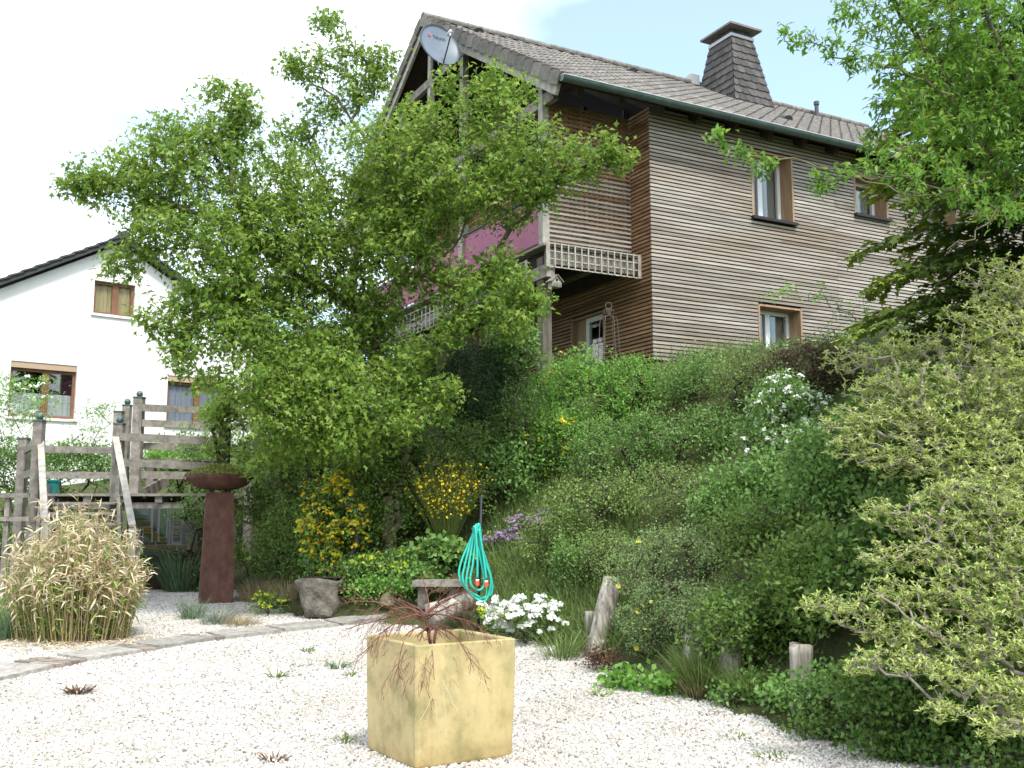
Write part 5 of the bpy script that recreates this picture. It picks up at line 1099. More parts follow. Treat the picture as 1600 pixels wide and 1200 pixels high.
lv = Leaves(); n = 42000; x = RNG.uniform(-6, 7, n); y = RNG.uniform(6, 20, n); ok = inpoly(x, y, HPOLY) & (bdist(x, y) > .12); x, y = x[ok], y[ok]; n = len(x)
P = np.stack([x, y, H(x, y) + .02 + .10 * RNG.random(n)], 1); s = .055 * (.5 + .8 * RNG.random(n)); lv.add(P, rdir(n) + [0, -.2, .3], rdir(n) * .6 + [0, -.3, .8], s, s * .6, 'oval', RNG.random(n))
o = lv.obj('ground_cover', G['dark'], hold, kind='stuff'); o.parent = None; o['label'] = 'low leafy cover under the shrubs on the slope'; o['category'] = 'ground cover'
bpy.data.objects.remove(hold)
# bamboo clump with bleached leaves
bc = hit(112, 1000); bc[2] = H1(bc[0], bc[1]); bam = empty('bamboo_clump', bc, 'large clump of half-dried straw-coloured bamboo before the stairs', 'bamboo')
n = 560; a = RNG.random(n) * 6.28; rr = RNG.random(n) ** .6; q = bc + np.stack([np.cos(a) * rr * .66, np.sin(a) * rr * .42, np.zeros(n)], 1); q[:, 2] = H(q[:, 0], q[:, 1])
ht = (1.55 - .75 * rr ** 2) * (.62 + .42 * RNG.random(n)); le = np.stack([np.cos(a) * rr * .24, np.sin(a) * rr * .2, np.ones(n)], 1) + RNG.normal(size=(n, 3)) * .07
tops = q + le * ht[:, None]; mids = (q + tops) / 2 + RNG.normal(size=(n, 3)) * .015
st = Sticks(); h2 = n // 4; M['cane'] = mat('dry_bamboo_cane', (.34, .24, .12), .6, col2=(.50, .40, .22), nscale=6); M['canegreen'] = mat('green_bamboo_cane', (.20, .23, .06), .6)
for sl, mm, nm in ((slice(h2, n), M['cane'], 'dry_canes'), (slice(0, h2), M['canegreen'], 'green_canes')):
    st = Sticks(); st.add(q[sl], mids[sl], .0045, .004, 4); st.add(mids[sl], tops[sl], .004, .002, 4); st.obj(nm, mm, bam)
for nm, mm, per, lo, ln, f in (('dry_leaves', G['straw'], 8, .38, .145, 1.0), ('green_leaves', G['bamboo'], 5, .12, .14, 1.0)):
    u = lo + (1 - lo) * RNG.random((n, per)) ** (.55 if nm == 'dry_leaves' else .9); P = (q[:, None] + (tops - q)[:, None] * u[..., None]).reshape(-1, 3); az = RNG.random(len(P)) * 6.28
    el = RNG.normal(size=len(P)) * .55 + .05; D = np.stack([np.cos(az) * np.cos(el), np.sin(az) * np.cos(el), np.sin(el)], 1); s = ln * (.55 + .6 * RNG.random(len(P)))
    lv = Leaves(); lv.add(P, D, rdir(len(P)) * .6 + [0, 0, .8], s, s * .14, 'lance', RNG.random(len(P))); lv.obj(nm, mm, bam, kind='stuff')
lv = Leaves(); n = 700; a = RNG.random(n) * 6.28; rr = .2 + .75 * RNG.random(n); P = bc + np.stack([np.cos(a) * rr * 1.0, np.sin(a) * rr * .75 - .12, np.zeros(n)], 1); P[:, 2] = H(P[:, 0], P[:, 1]) + .02 + .02 * RNG.random(n)
lv.add(P, rdir(n) * [1, 1, .15], rdir(n) * .3 + [0, 0, 1], .15 * (.5 + .7 * RNG.random(n)), .02, 'lance', RNG.random(n)); lv.obj('fallen_leaves', G['straw'], bam, kind='stuff')
# weeds in the gravel
for (x, y, n, h, sp, mt_, lb) in ((122, 1085, 70, .14, .09, 'rust', 'dark dried weed tuft left on the gravel'), (432, 1060, 22, .14, .05, 'grass', 'small leafy weed in the middle of the gravel'), (525, 1045, 46, .12, .12, 'iris', 'pale weed left of the planter top'), (548, 1058, 14, .14, .03, 'grass', 'narrow weed just left of the planter'), (540, 1162, 26, .12, .06, 'grass', 'weed beside the planter foot'), (428, 1192, 26, .10, .06, 'rust', 'reddish weed at the bottom edge'), (480, 1020, 24, .12, .06, 'grass', 'thin weed behind the middle gravel'), (470, 1042, 24, .07, .1, 'iris', 'flat weed patch left of the planter'), (940, 1088, 40, .10, .1, 'bamboo', 'light green weed before the strawberries'), (1150, 1155, 36, .07, .12, 'grass', 'flat weed at the right of the gravel'), (1010, 1103, 18, .05, .06, 'rust', 'brownish weed on the right gravel'), (1210, 1185, 40, .08, .14, 'grass', 'weed patch at the bottom right of the gravel'), (1420, 1180, 16, .22, .05, 'bamboo', 'pale-leaved seedling in the bottom right corner')):
    p = hit(x, y); rt_ = empty('gravel_weed', p, lb, 'weed'); tuft(rt_, p, n, h, sp, 1.0, G[mt_], .016 if h > .06 else .02)

lv = Leaves(); n = 2600; x = RNG.uniform(-4, 4.4, n); y = RNG.uniform(6, 15, n); d = bdist(x, y); ok = ~inpoly(x, y, HPOLY) & (RNG.random(n) < np.exp(-d * 2.4) + .035); x, y, n = x[ok], y[ok], int(ok.sum())
hold = link('tmp_root', None); P = np.stack([x, y, H(x, y) + .022], 1); s = .035 * (.4 + .9 * RNG.random(n)); lv.add(P, rdir(n) * [1, 1, .2], rdir(n) * .4 + [0, 0, 1], s, s * .5, 'oval', RNG.random(n))
o = lv.obj('leaf_litter', G['rust'], hold, kind='stuff'); o.parent = None; o['label'] = 'dry brown leaf litter along the gravel edge'; o['category'] = 'leaf litter'; bpy.data.objects.remove(hold)

# ------------------------------------------------------------------ yellow planter with a dead maple
pa, pb, pc_ = np.array([-.62, 6.794, 0]), np.array([-1.049, 7.452, 0]), np.array([.013, 7.2, 0])
ex = unit(pc_ - pa); ey = np.array([-ex[1], ex[0], 0]); SZ = .77; PH = .79
pl = empty('planter_box', pa + ex * SZ / 2 + ey * SZ / 2, 'square ochre-yellow planter standing on the white gravel', 'planter')
def pp(a, b, z): return pa + ex * a + ey * b + ZZ * z
rings = []
nseg = 6; bev = .012
def ring(ins, z):
    o, e = ins, SZ - ins; r = bev
    return [pp(*c, z) for c in ((o + r, o), (e - r, o), (e, o + r), (e, e - r), (e - r, e), (o + r, e), (o, e - r), (o, o + r))]
mb = MB(); levels = [(.022, .015), (.018, .03), (.006, PH * .5), (.0, PH - .006), (.004, PH), (.044, PH), (.048, PH - .01), (.055, PH - .26)]
vs = []; [vs.extend(ring(i, z)) for i, z in levels]
fs = [(i * 8 + j, i * 8 + (j + 1) % 8, (i + 1) * 8 + (j + 1) % 8, (i + 1) * 8 + j) for i in range(len(levels) - 1) for j in range(8)]
mb.add(vs, fs); part('shell', mb, M['planter'], pl)
mb = MB(); mb.add(ring(.045, PH - .2), [tuple(range(8))]); part('soil', mb, M['soil'], pl)
mb = MB(); mb.add(ring(.035, -.01) + ring(.035, .02), [(j, (j + 1) % 8, 8 + (j + 1) % 8, 8 + j) for j in range(8)] + [tuple(range(8, 16))]); part('plinth', mb, M['black'], pl)
db = pp(SZ * .52, SZ * .52, PH - .21); dm = empty('dead_maple', db, 'leafless dwarf maple with drooping reddish twigs in the planter', 'dwarf tree')
DY = 7.2
segA, segB, ra_, rb_ = [], [], [], []
def weep(p, d, length, r, lev, g):
    n = 10 if lev < 2 else 6; p = np.array(p, float); d = unit(np.array(d, float)); stp = length / n; pts = [p.copy()]
    for i in range(n):
        d = unit(d + np.array([0, 0, -g]) + RNG.normal(size=3) * (.10 + .05 * lev)); p = p + d * stp; pts.append(p.copy())
    for i in range(n):
        segA.append(pts[i]); segB.append(pts[i + 1]); ra_.append(r * (1 - .75 * i / n)); rb_.append(r * (1 - .75 * (i + 1) / n))
    if lev < 3:
        for i in range(2 if lev else 1, n):
            if RNG.random() < (.8, .5, .2)[lev]:
                dd = unit(pts[i] - pts[i - 1]); sd_ = unit(np.cross(dd, rdir(1)[0])); weep(pts[i], dd + sd_ * .75, length * (.35 + .3 * RNG.random()) * (1 - .4 * i / n), r * .5 * (1 - .5 * i / n), lev + 1, g * 1.0)
stems_ = px_line([(672, 1003, 7.28), (669, 985, 7.26), (666, 966, 7.24)], DY)
for A_, B_ in zip([db] + stems_[:-1], stems_): segA.append(A_); segB.append(B_); ra_.append(.015); rb_.append(.012)
s2 = px_line([(678, 1003, 7.30), (682, 985, 7.32), (684, 970, 7.34)], DY)
for A_, B_ in zip([db] + s2[:-1], s2): segA.append(A_); segB.append(B_); ra_.append(.012); rb_.append(.009)
for az, el, ln, k_, g_ in ((185, 10, .58, 2, .10), (200, 18, .62, 2, .10), (215, 5, .60, 2, .12), (232, 12, .62, 1, .16), (250, 8, .60, 1, .2), (262, 15, .66, 1, .19), (275, 5, .64, 1, .2), (290, 10, .62, 1, .18), (310, 12, .60, 1, .15), (330, 8, .55, 2, .13), (350, 20, .45, 2, .09), (30, 35, .4, 2, .06), (15, 30, .42, 2, .05), (150, 25, .45, 2, .07), (120, 20, .4, 2, .1), (60, 40, .35, 2, .06), (178, 22, .5, 2, .09)):
    a_, e_ = math.radians(az), math.radians(el + 12); weep(stems_[k_] + RNG.normal(size=3) * .015, (math.cos(a_) * math.cos(e_), math.sin(a_) * math.cos(e_), math.sin(e_)), ln, .0065, 0, g_)
SA, SB, RA, RB = np.array(segA), np.array(segB), np.array(ra_), np.array(rb_)
lx, ly = (SB - pa) @ ex, (SB - pa) @ ey
inside = (lx > -.01) & (lx < SZ + .01) & (ly > -.01) & (ly < SZ + .01) & (SB[:, 2] < PH + .01); inside[:6] = False
st = Sticks(); st.add(SA[~inside], SB[~inside], np.maximum(RA[~inside], .0011), np.maximum(RB[~inside], .0009), 5); st.obj('branches', M['redtwig'], dm)
st = Sticks(); 
for x0, y0, x1, y1, Y in ((690, 1062, 708, 1100, 6.72), (708, 1100, 716, 1115, 6.72), (692, 1080, 697, 1148, 6.72), (676, 1085, 657, 1125, 6.72), (680, 1095, 681, 1130, 6.72), (725, 1050, 745, 1068, 6.78), (735, 1052, 764, 1075, 6.78)):
    a, b = at(x0, y0, Y), at(x1, y1, Y); m_ = (a + b) / 2 + [.006, 0, 0]; st.add([a, m_], [m_, b], .0028, .0022, 5)
st.obj('dead_twigs', M['paletwig'], dm)

# ------------------------------------------------------------------ corten pedestal and bowl
pb0 = hit(337, 941); pY = float(pb0[1]); k = pxm(pY)
ped = empty('steel_pedestal', pb0, 'tapered rusty steel pedestal carrying the planted bowl', 'pedestal')
rot = math.radians(18); c_, s_ = math.cos(rot), math.sin(rot)
def sq(h, z): return [pb0 + np.array([c_ * x * h - s_ * y * h, s_ * x * h + c_ * y * h, z]) for x, y in ((-1, -1), (1, -1), (1, 1), (-1, 1))]
hT = (941 - 774) * k; h0, h1 = 25.5 * k, 20.5 * k
mb = MB(); mb.add(sq(h0, -.03) + sq(h1, hT), [(0, 1, 5, 4), (1, 2, 6, 5), (2, 3, 7, 6), (3, 0, 4, 7), (4, 5, 6, 7)]); part('shaft', mb, M['corten'], ped)
for q in sq(h1 * .6, hT + .02): mb = MB(); mb.box(q - .03, q + .03); part('spacer', mb, M['black'], ped)
bt = pb0 + ZZ * (hT + .04); bw = 53 * k
bowl = empty('steel_bowl', bt, 'wide shallow rusty steel bowl on top of the pedestal', 'bowl')
mb = MB(); mb.lathe([(0, .0), (bw * .45, .01), (bw * .75, .07), (bw * .95, .16), (bw, .22), (bw - .015, .225), (bw - .03, .20), (bw * .7, .17), (0, .16)], bt, 40); part('dish', mb, M['corten'], bowl, smooth=True)
sd0 = bt + ZZ * .19; sed = empty('sedum_mat', sd0, 'low mat of yellow-green sedum growing in the steel bowl', 'plant')
lv = Leaves(); n = 5200; a = RNG.random(n) * 6.28; rr = RNG.random(n) ** .5 * bw * .97; P = sd0 + np.stack([np.cos(a) * rr, np.sin(a) * rr, .17 * (1 - (rr / bw) ** 2) + .03 * RNG.random(n)], 1)
s = .03 * (.6 + .7 * RNG.random(n)); lv.add(P, rdir(n) + [0, 0, .8], rdir(n) + [0, -.5, .5], s, s * .5, 'oval', RNG.random(n)); lv.obj('foliage', G['sedum'], sed, kind='stuff')
st = Sticks(); 
for q in range(14):
    a = -math.pi / 2 + RNG.normal() * .8; p0 = bt + [math.cos(a) * bw * .98, math.sin(a) * bw * .98, .24]; p1 = p0 + [math.cos(a) * .03, math.sin(a) * .03, -.06]; p2 = p1 + [RNG.normal() * .02, 0, -.08 - .10 * RNG.random()]; st.add([p0, p1], [p1, p2], .003, .003, 3)
st.obj('runners', M['redtwig'], sed)

# ------------------------------------------------------------------ timber edging of the gravel
def flat(px, py, dz=0): p = hit(px, py); p[2] = H1(p[0], p[1]) + dz; return p
M['edgewood'] = mat('silvered_sleeper', (.22, .205, .19), .85, col2=(.42, .40, .375), nscale=5, stretch=(2, 2, 2), rnd=.12, bump=.4, bscale=25)
edge = link('timber_edging', None); edge['kind'] = 'structure'; edge.location = tuple(flat(300, 1005))
def plank(A, B, off, wd, zt=.05):
    d = B - A; L_ = np.linalg.norm(d); d = d / L_; n = np.cross(ZZ, d); n = unit(n); n = n if n[1] > 0 else -n
    mb = MB(); c = (A + B) / 2 + n * (off + wd / 2); c[2] = (A[2] + B[2]) / 2; mb.obox(c + ZZ * (zt - .06), d * (L_ / 2), n * (wd / 2), np.cross(d, n) * .06); part('plank', mb, M['edgewood'], edge)
for (x0, y0, x1, y1) in ((-40, 1076, 84, 1047), (136, 1036, 222, 1022), (251, 1016, 336, 1003), (352, 1001, 440, 991), (446, 990, 530, 981), (536, 980, 606, 968)):
    A, B = flat(x0, y0), flat(x1, y1)
    for q in range(2): plank(A + ZZ * RNG.uniform(-.006, .006), B + ZZ * RNG.uniform(-.006, .006), q * .30, .292)
def brick(p, d):
    n = unit(np.cross(ZZ, d)); mb = MB(); mb.obox(p + ZZ * .0, d * .10, n * .048, ZZ * .045); part('brick', mb, M['brick'], edge)
for (x0, y0, x1, y1, nn) in ((88, 1046, 132, 1037, 4), (225, 1021, 248, 1017, 2), (339, 1003, 349, 1001, 1)):
    A, B = flat(x0, y0), flat(x1, y1); d = unit(B - A); n = unit(np.cross(ZZ, d)); n = n if n[1] > 0 else -n
    for i in range(nn):
        for j in range(3): brick(A + (B - A) * (i + .5) / nn + n * (.08 + j * .215) + ZZ * RNG.uniform(-.01, .01), n)

# ------------------------------------------------------------------ stones, slab, log, boulder, stumps
def lump_mesh(mb, pts_fn, nu=20, nv=12):
    v = []; 
    for i in range(nv + 1):
        for j in range(nu): v.append(pts_fn(j / nu * 2 * math.pi, i / nv))
    mb.add(v, [(i * nu + j, i * nu + (j + 1) % nu, (i + 1) * nu + (j + 1) % nu, (i + 1) * nu + j) for i in range(nv) for j in range(nu)] + [tuple(range(nu))[::-1], tuple(nv * nu + j for j in range(nu))])
p = flat(503, 962); k = pxm(p[1]); tr = []
def trough(th, f):
    e = .5; cx = np.sign(math.cos(th)) * abs(math.cos(th)) ** e; cy = np.sign(math.sin(th)) * abs(math.sin(th)) ** e
    w_ = (24 + 11 * f + 2.5 * math.sin(9 * f + 3 * th)) * k; return p + [cx * w_ + math.sin(7 * f + th * 5) * .018 - .04 * f, cy * (.22 + .02 * math.sin(11 * f + th * 4)), f * 54 * k + f * .035 * math.sin(th * 3 + 1) + .015 * math.sin(th * 7)]
mb = MB(); lump_mesh(mb, trough); tr_ = empty('stone_trough', p, 'rough grey stone trough at the foot of the planting', 'trough'); part('block', mb, M['stone'], tr_, smooth=True)
q = p + ZZ * (56 * k - .03); mb = MB(); mb.obox(q + ZZ * .045, (30 * k, 0, 0), (0, .15, 0), (0, 0, .004)); part('soil', mb, M['soil'], tr_)
p2 = flat(605, 947); k2 = pxm(p2[1])
mb = MB(); lump_mesh(mb, lambda th, f: p2 + [math.cos(th) * 13 * k2 * math.cos(f * 1.5), math.sin(th) * .12 * math.cos(f * 1.5), 19 * k2 * math.sin(f * 1.55)])
single('boulder', mb, M['greenstone'], p2, 'round algae-green boulder beside the trough', 'boulder', smooth=True)
# flat stone slab bench
p3 = flat(685, 945); k3 = pxm(p3[1]); sl = empty('slab_seat', p3, 'weathered flat slab on two supports left of the hose', 'slab')
mb = MB(); zt = (945 - 917) * k3; mb.add([p3 + np.array(v_) for v_ in ((-.34, -.16, zt), (.30, -.18, zt), (.34, .14, zt), (-.30, .16, zt), (-.32, -.15, zt + .075), (.29, -.165, zt + .07), (.32, .13, zt + .075), (-.28, .15, zt + .08))], [(3, 2, 1, 0), (4, 5, 6, 7), (0, 1, 5, 4), (1, 2, 6, 5), (2, 3, 7, 6), (3, 0, 4, 7)]); part('top', mb, M['greywood'], sl)
for sx in (-.2, .2): mb = MB(); mb.box(p3 + [sx - .06, -.10, -.05], p3 + [sx + .06, .10, zt]); part('support', mb, M['stone'], sl)
def log(name, label, A, B, ra, rb, m, cat, knots=(), bend=.0, rough=.12, sides=18, jag=0):
    A, B = np.asarray(A), np.asarray(B); T = unit(B - A); up = np.array([0, 0, 1.]) if abs(T[2]) < .8 else np.array([1., 0, 0]); a = unit(np.cross(T, up)); b = np.cross(T, a)
    ph = RNG.random(4) * 6.28; root = empty(name, A, label, cat)
    def fn(th, f):
        r = (ra + (rb - ra) * f) * (1 + rough * math.sin(3 * th + ph[0] + f * 2) * .6 + rough * .5 * math.sin(7 * th + ph[1]) + rough * .3 * math.sin(f * 9 + ph[2]))
        return A + (B - A) * f + a * (r * math.cos(th) + bend * math.sin(f * math.pi)) + b * r * math.sin(th) + T * (jag * math.sin(th * 2 + ph[3]) * f)
    mb = MB(); lump_mesh(mb, fn, sides, 8); part('wood', mb, m, root, smooth=True)
    for (f, dx_, L_, r) in knots:
        p = A + (B - A) * f; mb = MB(); dx_ = np.array(dx_, float); mb.tube([p, p + dx_ * L_ * .7, p + dx_ * L_], [r * 1.2, r, r * .6], 10); part('knot', mb, m, root, smooth=True)
    return root
log('driftwood_log', 'pale bleached log lying behind the planter', at(672, 962, 12.6), at(735, 938, 12.9), .13, .11, M['driftwood'], 'log', rough=.2)
g1 = flat(925, 1028)
log('driftwood_piece', 'leaning bleached driftwood at the gravel edge', g1 - [0, 0, .05], at(957, 905, g1[1] + .25), .11, .10, M['driftwood'], 'driftwood', knots=((.28, (-.9, -.3, .15), .12, .03), (.22, (.6, -.75, .2), .14, .035)), rough=.18)
g2 = flat(922, 1000)
log('wooden_stump', 'short rounded post stump left of the leaning driftwood', g2 - [0, 0, .05], at(921, 955, g2[1]), .065, .055, M['driftwood'], 'stump')
for (x, y0, y1, w_, lb) in ((1085, 1060, 992, 15, 'grey stump behind the dry-based grass tuft'), (1143, 1070, 990, 17, 'mossy-topped grey stump in the middle of the row'), (1252, 1100, 1008, 17, 'tall grey stump under the dark rose bush'), (1365, 1115, 1025, 16, 'shaded grey stump behind the azalea branch')):
    g_ = flat(x, y0); kk = pxm(g_[1]); tpz = at(x - 2, y1, g_[1])
    log('wooden_stump', lb, g_ - [0, 0, .1], tpz, w_ * kk * 1.15, w_ * kk * .95, M['driftwood'], 'stump', rough=.2, jag=.018)
# hose on its pole
hpz = flat(747, 985); hY = float(hpz[1]); pole = empty('iron_pole', hpz, 'dark iron pole holding the garden hose', 'pole')
mb = MB(); mb.tube([hpz - ZZ * .1, at(752, 775, hY)], .016, 8); part('shaft', mb, M['pole'], pole, smooth=True)
hk = at(742, 828, hY - .05); mb = MB(); mb.tube([at(751, 832, hY), hk, hk + [0, -.08, .02]], .010, 6); part('hook', mb, M['pole'], pole)
hs_ = empty('garden_hose', at(745, 935, hY - .1), 'coiled turquoise garden hose hanging on the pole', 'hose')
loops = [((742, 828), (720, 880), (719, 905), (735, 925), (760, 930), (752, 870), (746, 826)), ((742, 826), (727, 880), (724, 908), (742, 934), (766, 930), (768, 905), (753, 855), (746, 825)), ((743, 825), (733, 880), (729, 915), (745, 936), (760, 937), (767, 905), (755, 870), (750, 826)), ((746, 824), (739, 880), (735, 910), (748, 922), (757, 910), (750, 870), (740, 830))]
def smooth_pts(pts, n=12):
    pts = np.array(pts, float); m = len(pts); e = np.concatenate([[2 * pts[0] - pts[1]], pts, [2 * pts[-1] - pts[-2]]]); o_ = []
    for i in range(m - 1):
        p0, p1, p2, p3 = e[i], e[i + 1], e[i + 2], e[i + 3]
        for t in np.linspace(0, 1, n, endpoint=False): o_.append(.5 * (2 * p1 + (p2 - p0) * t + (2 * p0 - 5 * p1 + 4 * p2 - p3) * t * t + (3 * p1 - p0 - 3 * p2 + p3) * t ** 3))
    o_.append(pts[-1]); return np.array(o_)
path = []
for i, lp in enumerate(loops): path += [at(x, y, hY - .05 - .035 * i - .03 * math.sin(j)) for j, (x, y) in enumerate(lp)]
path += [at(743, 826, hY - .2), at(746, 870, hY - .21), at(746, 903, hY - .21)]
mb = MB(); mb.tube(smooth_pts(path), .0135, 8); part('tube', mb, M['hose'], hs_, smooth=True)
mb = MB(); mb.tube(smooth_pts([at(748, 826, hY - .16), at(754, 860, hY - .16), at(760, 905, hY - .16)]), .0135, 8); part('tube_end', mb, M['hose'], hs_, smooth=True)
for x, y, Y in ((746, 905, hY - .21), (760, 907, hY - .16)):
    a = at(x, y, Y); mb = MB(); mb.tube([a, a - ZZ * .025], .022, 12); cn = part('connector', mb, M['whiteplastic'], hs_, smooth=True)
    mb = MB(); mb.tube([a - ZZ * .025, a - ZZ * .075], [.026, .024], 12); part('connector_body', mb, M['orange'], cn)

# ------------------------------------------------------------------ timber stairs and landings
FY = 17.3
zd = at(125, 771, FY)[2]; xl, xr = at(60, 771, FY)[0], at(322, 771, FY)[0]
sb = np.array([at(125, 771, FY)[0], FY, H1(at(125, 771, FY)[0], FY)])
sta = empty('timber_stairs', sb, 'grey timber stairs and landing with ball-topped posts', 'stairs')
for q in range(18):
    y0 = FY + q * .148; mb = MB(); mb.box((xl, y0, zd - .045), (xr, y0 + .138, zd)); part('deck_board', mb, M['greywood'], sta)
for y0 in (FY + .08, FY + 1.3, FY + 2.5):
    mb = MB(); mb.box((xl + .05, y0, zd - .26), (xr - .05, y0 + .1, zd - .15)); part('beam', mb, M['greywood'], sta)
for x in np.linspace(xl + .2, xr - .2, 5): mb = MB(); mb.box((x - .06, FY + .03, zd - .152), (x + .06, FY + 2.6, zd - .046)); part('joist', mb, M['greywood'], sta)
for x in (xl + .1, xr - .2):
    for y0 in (FY + .2, FY + 2.3): mb = MB(); mb.box((x - .07, y0, .2), (x + .07, y0 + .14, zd - .26)); part('support_post', mb, M['greywood'], sta)
mb = MB(); mb.box((xl + 1.5, FY + .35, .35), (xr, FY + .5, zd - .3)); part('back_wall', mb, M['darkwood'], sta)
def post(px, py, Y, zb, ball, w_=.075, m=M['greywood']):
    t = at(px, py, Y); mb = MB(); mb.box((t[0] - w_, Y - w_, zb), (t[0] + w_, Y + w_, t[2])); o = part('post', mb, m, sta)
    mb = MB(); mb.box((t[0] - w_ - .012, Y - w_ - .012, t[2]), (t[0] + w_ + .012, Y + w_ + .012, t[2] + .02)); part('post_cap', mb, M['zinc'], o)
    if ball:
        mb = MB(); mb.lathe([(.001, 0), (.03, .0), (.05, .02), (.062, .055), (.05, .09), (.03, .11), (.001, .116)], t + ZZ * .02, 14); part('ball', mb, M['zinc'], o, smooth=True)
    return t
post(62, 658, 17.15, .4, True); post(38, 686, 18.4, .4, False); post(187, 663, 17.3, .4, True); post(186, 644, 19.4, zd, False); post(199, 634, 19.6, zd, True, .07); post(218, 622, 19.0, .6, True, .085)
post(352, 670, 17.6, .6, False, .08, M['darkwood']); post(402, 606, 20.4, 2.5, False)
def rail(a, b, Ya, Yb, hh_=.065, th=.025, m=M['greywood']):
    A, B = at(*a, Ya), at(*b, Yb); d = (B - A) / 2; n = unit(np.cross(ZZ, d)); mb = MB(); mb.obox((A + B) / 2, d, n * th, unit(np.cross(d, n)) * hh_); part('rail', mb, m, sta)
rail((68, 702), (180, 704), 19.5, 19.5); rail((68, 742), (180, 743), 19.5, 19.5)
rail((182, 682), (348, 690), 17.22, 17.5); rail((180, 722), (348, 730), 17.22, 17.5); rail((222, 742), (352, 744), 17.9, 17.9)
rail((222, 637), (400, 645), 18.9, 20.3); rail((222, 661), (400, 668), 18.9, 20.3); rail((222, 697), (345, 700), 19.2, 19.6)
rail((40, 703), (62, 690), 18.3, 17.1); rail((40, 742), (62, 735), 18.3, 17.1)
rail((225, 771), (262, 750), 17.45, 18.4, .09)
# upper landing
zu = at(300, 700, 20.2)[2]; mb = MB(); x0, x1 = at(225, 700, 19.4)[0], at(400, 700, 19.4)[0]
for q in range(12): mb = MB(); mb.box((x0, 19.4 + q * .15, zu - .3), (x1, 19.4 + q * .15 + .14, zu - .255)); part('upper_board', mb, M['greywood'], sta)
for x in (x0 + .1, x1 - .15): mb = MB(); mb.box((x - .07, 19.5, 1.0), (x + .07, 19.64, zu - .3)); part('support_post', mb, M['greywood'], sta)
# flight towards the yard
xa, xb = at(64, 771, FY)[0] + .06, at(186, 771, FY)[0] - .02; nst = 9; y1 = 15.0; zg = H1(-6.8, 15.0)
for q in range(nst):
    f = (q + 1) / (nst + 1); z = zd + (zg - zd) * f; y = FY + (y1 - FY) * f; sx = 1.0 * f; mb = MB(); mb.box((xa + sx, y - .14, z - .02), (xb + sx, y + .14, z + .02)); part('tread', mb, M['greywood'], sta)
for x in (xa - .03, xb + .03):
    A, B = np.array([x, FY, zd - .12]), np.array([x + 1.0, y1, zg + .02]); d = (B - A) / 2; mb = MB(); mb.obox((A + B) / 2, d, (.028, 0, 0), unit(np.cross(d, [1., 0, 0])) * .12); part('stringer', mb, M['greywood'], sta)
for (a, b, Yb) in (((181, 684), (207, 822), 15.3), ((64, 690), (70, 812), 15.3)):
    A, B = at(*a, 17.2), at(*b, Yb); d = (B - A) / 2; mb = MB(); mb.obox((A + B) / 2, d, (.055, 0, 0), unit(np.cross(d, [1., 0, 0])) * .025); part('handrail', mb, M['palewood'], sta)
    mb = MB(); mb.box((B[0] - .06, Yb + .02, zg - .1), (B[0] + .05, Yb + .12, B[2] - .03)); part('newel_post', mb, M['palewood'], sta)
# leaded glass panel under the landing
gp = empty('glass_panel', at(262, 868, FY - .06), 'panel of dark green and amber leaded glass panes under the landing', 'glass panel')
def gm(nm, c): m = mat(nm, c, .12, spec=.6, col2=tuple(x * 1.6 for x in c), nscale=9); return m
gcol = [gm('teal_pane', (.02, .04, .038)), gm('bottle_green_pane', (.008, .03, .009)), gm('amber_pane', (.045, .032, .006)), gm('olive_pane', (.022, .025, .007)), gm('grey_green_pane', (.016, .021, .016)), gm('dark_pane', (.008, .010, .010))]
lead_m = M['lead']
zx = lambda x: 160 + x * 180 / 1600; zy = lambda y: 740 + y * 135 / 1200
panes = [(410, 485, 670, 585, 0), (430, 600, 670, 645, 3), (440, 660, 670, 725, 3), (390, 740, 515, 870, 2), (570, 745, 680, 810, 2), (570, 825, 680, 935, 3), (700, 485, 772, 805, 4), (700, 820, 772, 935, 2), (790, 485, 895, 875, 1), (790, 890, 895, 932, 2), (905, 485, 930, 975, 0), (945, 485, 968, 980, 4), (980, 485, 1020, 635, 3), (1035, 485, 1085, 635, 2), (980, 650, 1085, 665, 3), (980, 680, 1085, 708, 3), (980, 725, 1085, 775, 2), (980, 790, 1085, 860, 3), (980, 870, 1080, 930, 5), (1100, 485, 1330, 635, 3), (1100, 680, 1330, 770, 4), (1100, 785, 1330, 805, 3), (1100, 820, 1155, 860, 4), (1100, 875, 1155, 930, 4), (1175, 820, 1330, 975, 1), (570, 950, 735, 980, 4), (745, 945, 895, 980, 3), (570, 995, 1330, 1055, 2), (570, 1065, 1330, 1130, 4), (525, 740, 560, 980, 4), (410, 880, 515, 980, 3), (1100, 940, 1160, 980, 3)]
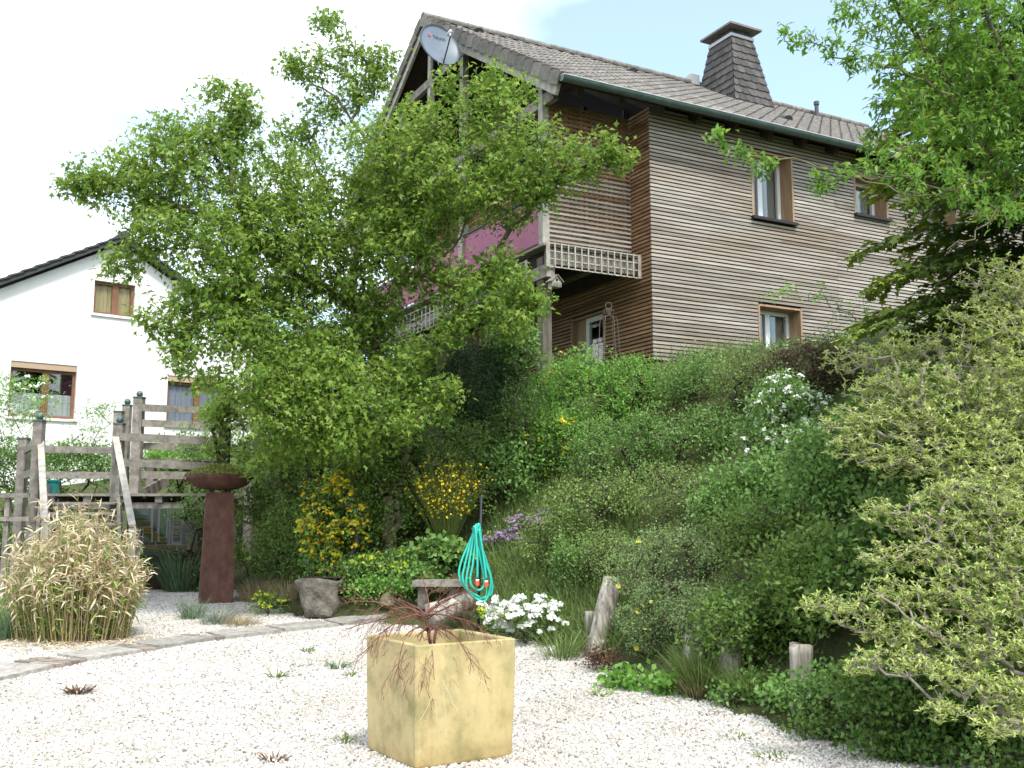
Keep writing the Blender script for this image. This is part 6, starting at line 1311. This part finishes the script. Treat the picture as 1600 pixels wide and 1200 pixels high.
for (x0, y0, x1, y1_, ci) in panes:
    a, b = at(zx(x0), zy(y1_), FY - .05), at(zx(x1), zy(y0), FY - .05); mb = MB(); mb.box((a[0] + .004, FY - .06, a[2] + .004), (b[0] - .004, FY - .04, b[2] - .004)); part('pane', mb, gcol[ci], gp)
a, b = at(zx(385), zy(1135), FY - .05), at(zx(1335), zy(480), FY - .05); mb = MB(); mb.box((a[0], FY - .045, a[2]), (b[0], FY - .028, b[2])); part('came_lattice', mb, mat('dull_lead_came', (.10, .11, .12), .6), gp)
# pot, bucket, fence
p = at(81, 770, 17.9); p[2] = zd; pt = empty('teal_pot', p, 'teal plastic pot on the stair landing', 'pot'); mb = MB(); mb.lathe([(.0, .0), (.09, 0), (.125, .22), (.14, .22), (.14, .25), (.12, .25), (.085, .03), (0, .03)], p, 20); part('shell', mb, M['teal'], pt, smooth=False)
p = at(74, 771, 17.7); p[2] = zd; pt = empty('grey_bucket', p, 'small grey bucket in front of the teal pot', 'bucket'); mb = MB(); mb.lathe([(.0, .0), (.055, 0), (.07, .16), (.06, .16), (.048, .02), (0, .02)], p, 18); part('shell', mb, M['greybucket'], pt)
fb = flat(14, 850); fY = 16.6; fn_ = empty('rail_fence', np.array([at(12, 780, fY)[0], fY, H1(at(12, 780, fY)[0], fY)]), 'low grey rail fence at the left photo edge', 'fence')
for px in (-40, 12):
    t = at(px, 770, fY); mb = MB(); mb.box((t[0] - .04, fY, .3), (t[0] + .04, fY + .08, t[2])); part('post', mb, M['greywood'], fn_)
for py in (774, 811):
    A, B = at(-60, py, fY - .03), at(46, py, fY - .03); mb = MB(); mb.box((A[0], fY - .045, A[2] - .035), (B[0], fY - .005, A[2] + .035)); part('rail', mb, M['greywood'], fn_)

# things of one kind share a group
kinds = {}
for o in bpy.data.objects:
    if o.parent is None and o.get('label') and o.get('kind') is None: kinds.setdefault(o.name.split('.')[0], []).append(o)
for stem_, os_ in kinds.items():
    if len(os_) > 1:
        wd_ = stem_.replace('_', ' '); pl_ = wd_ + ('es' if wd_.endswith('h') else 's')
        for o in os_: o['group'] = ('weeds growing in the gravel' if stem_ == 'gravel_weed' else 'stumps along the gravel edge' if stem_ == 'wooden_stump' else pl_ + ' in the garden')
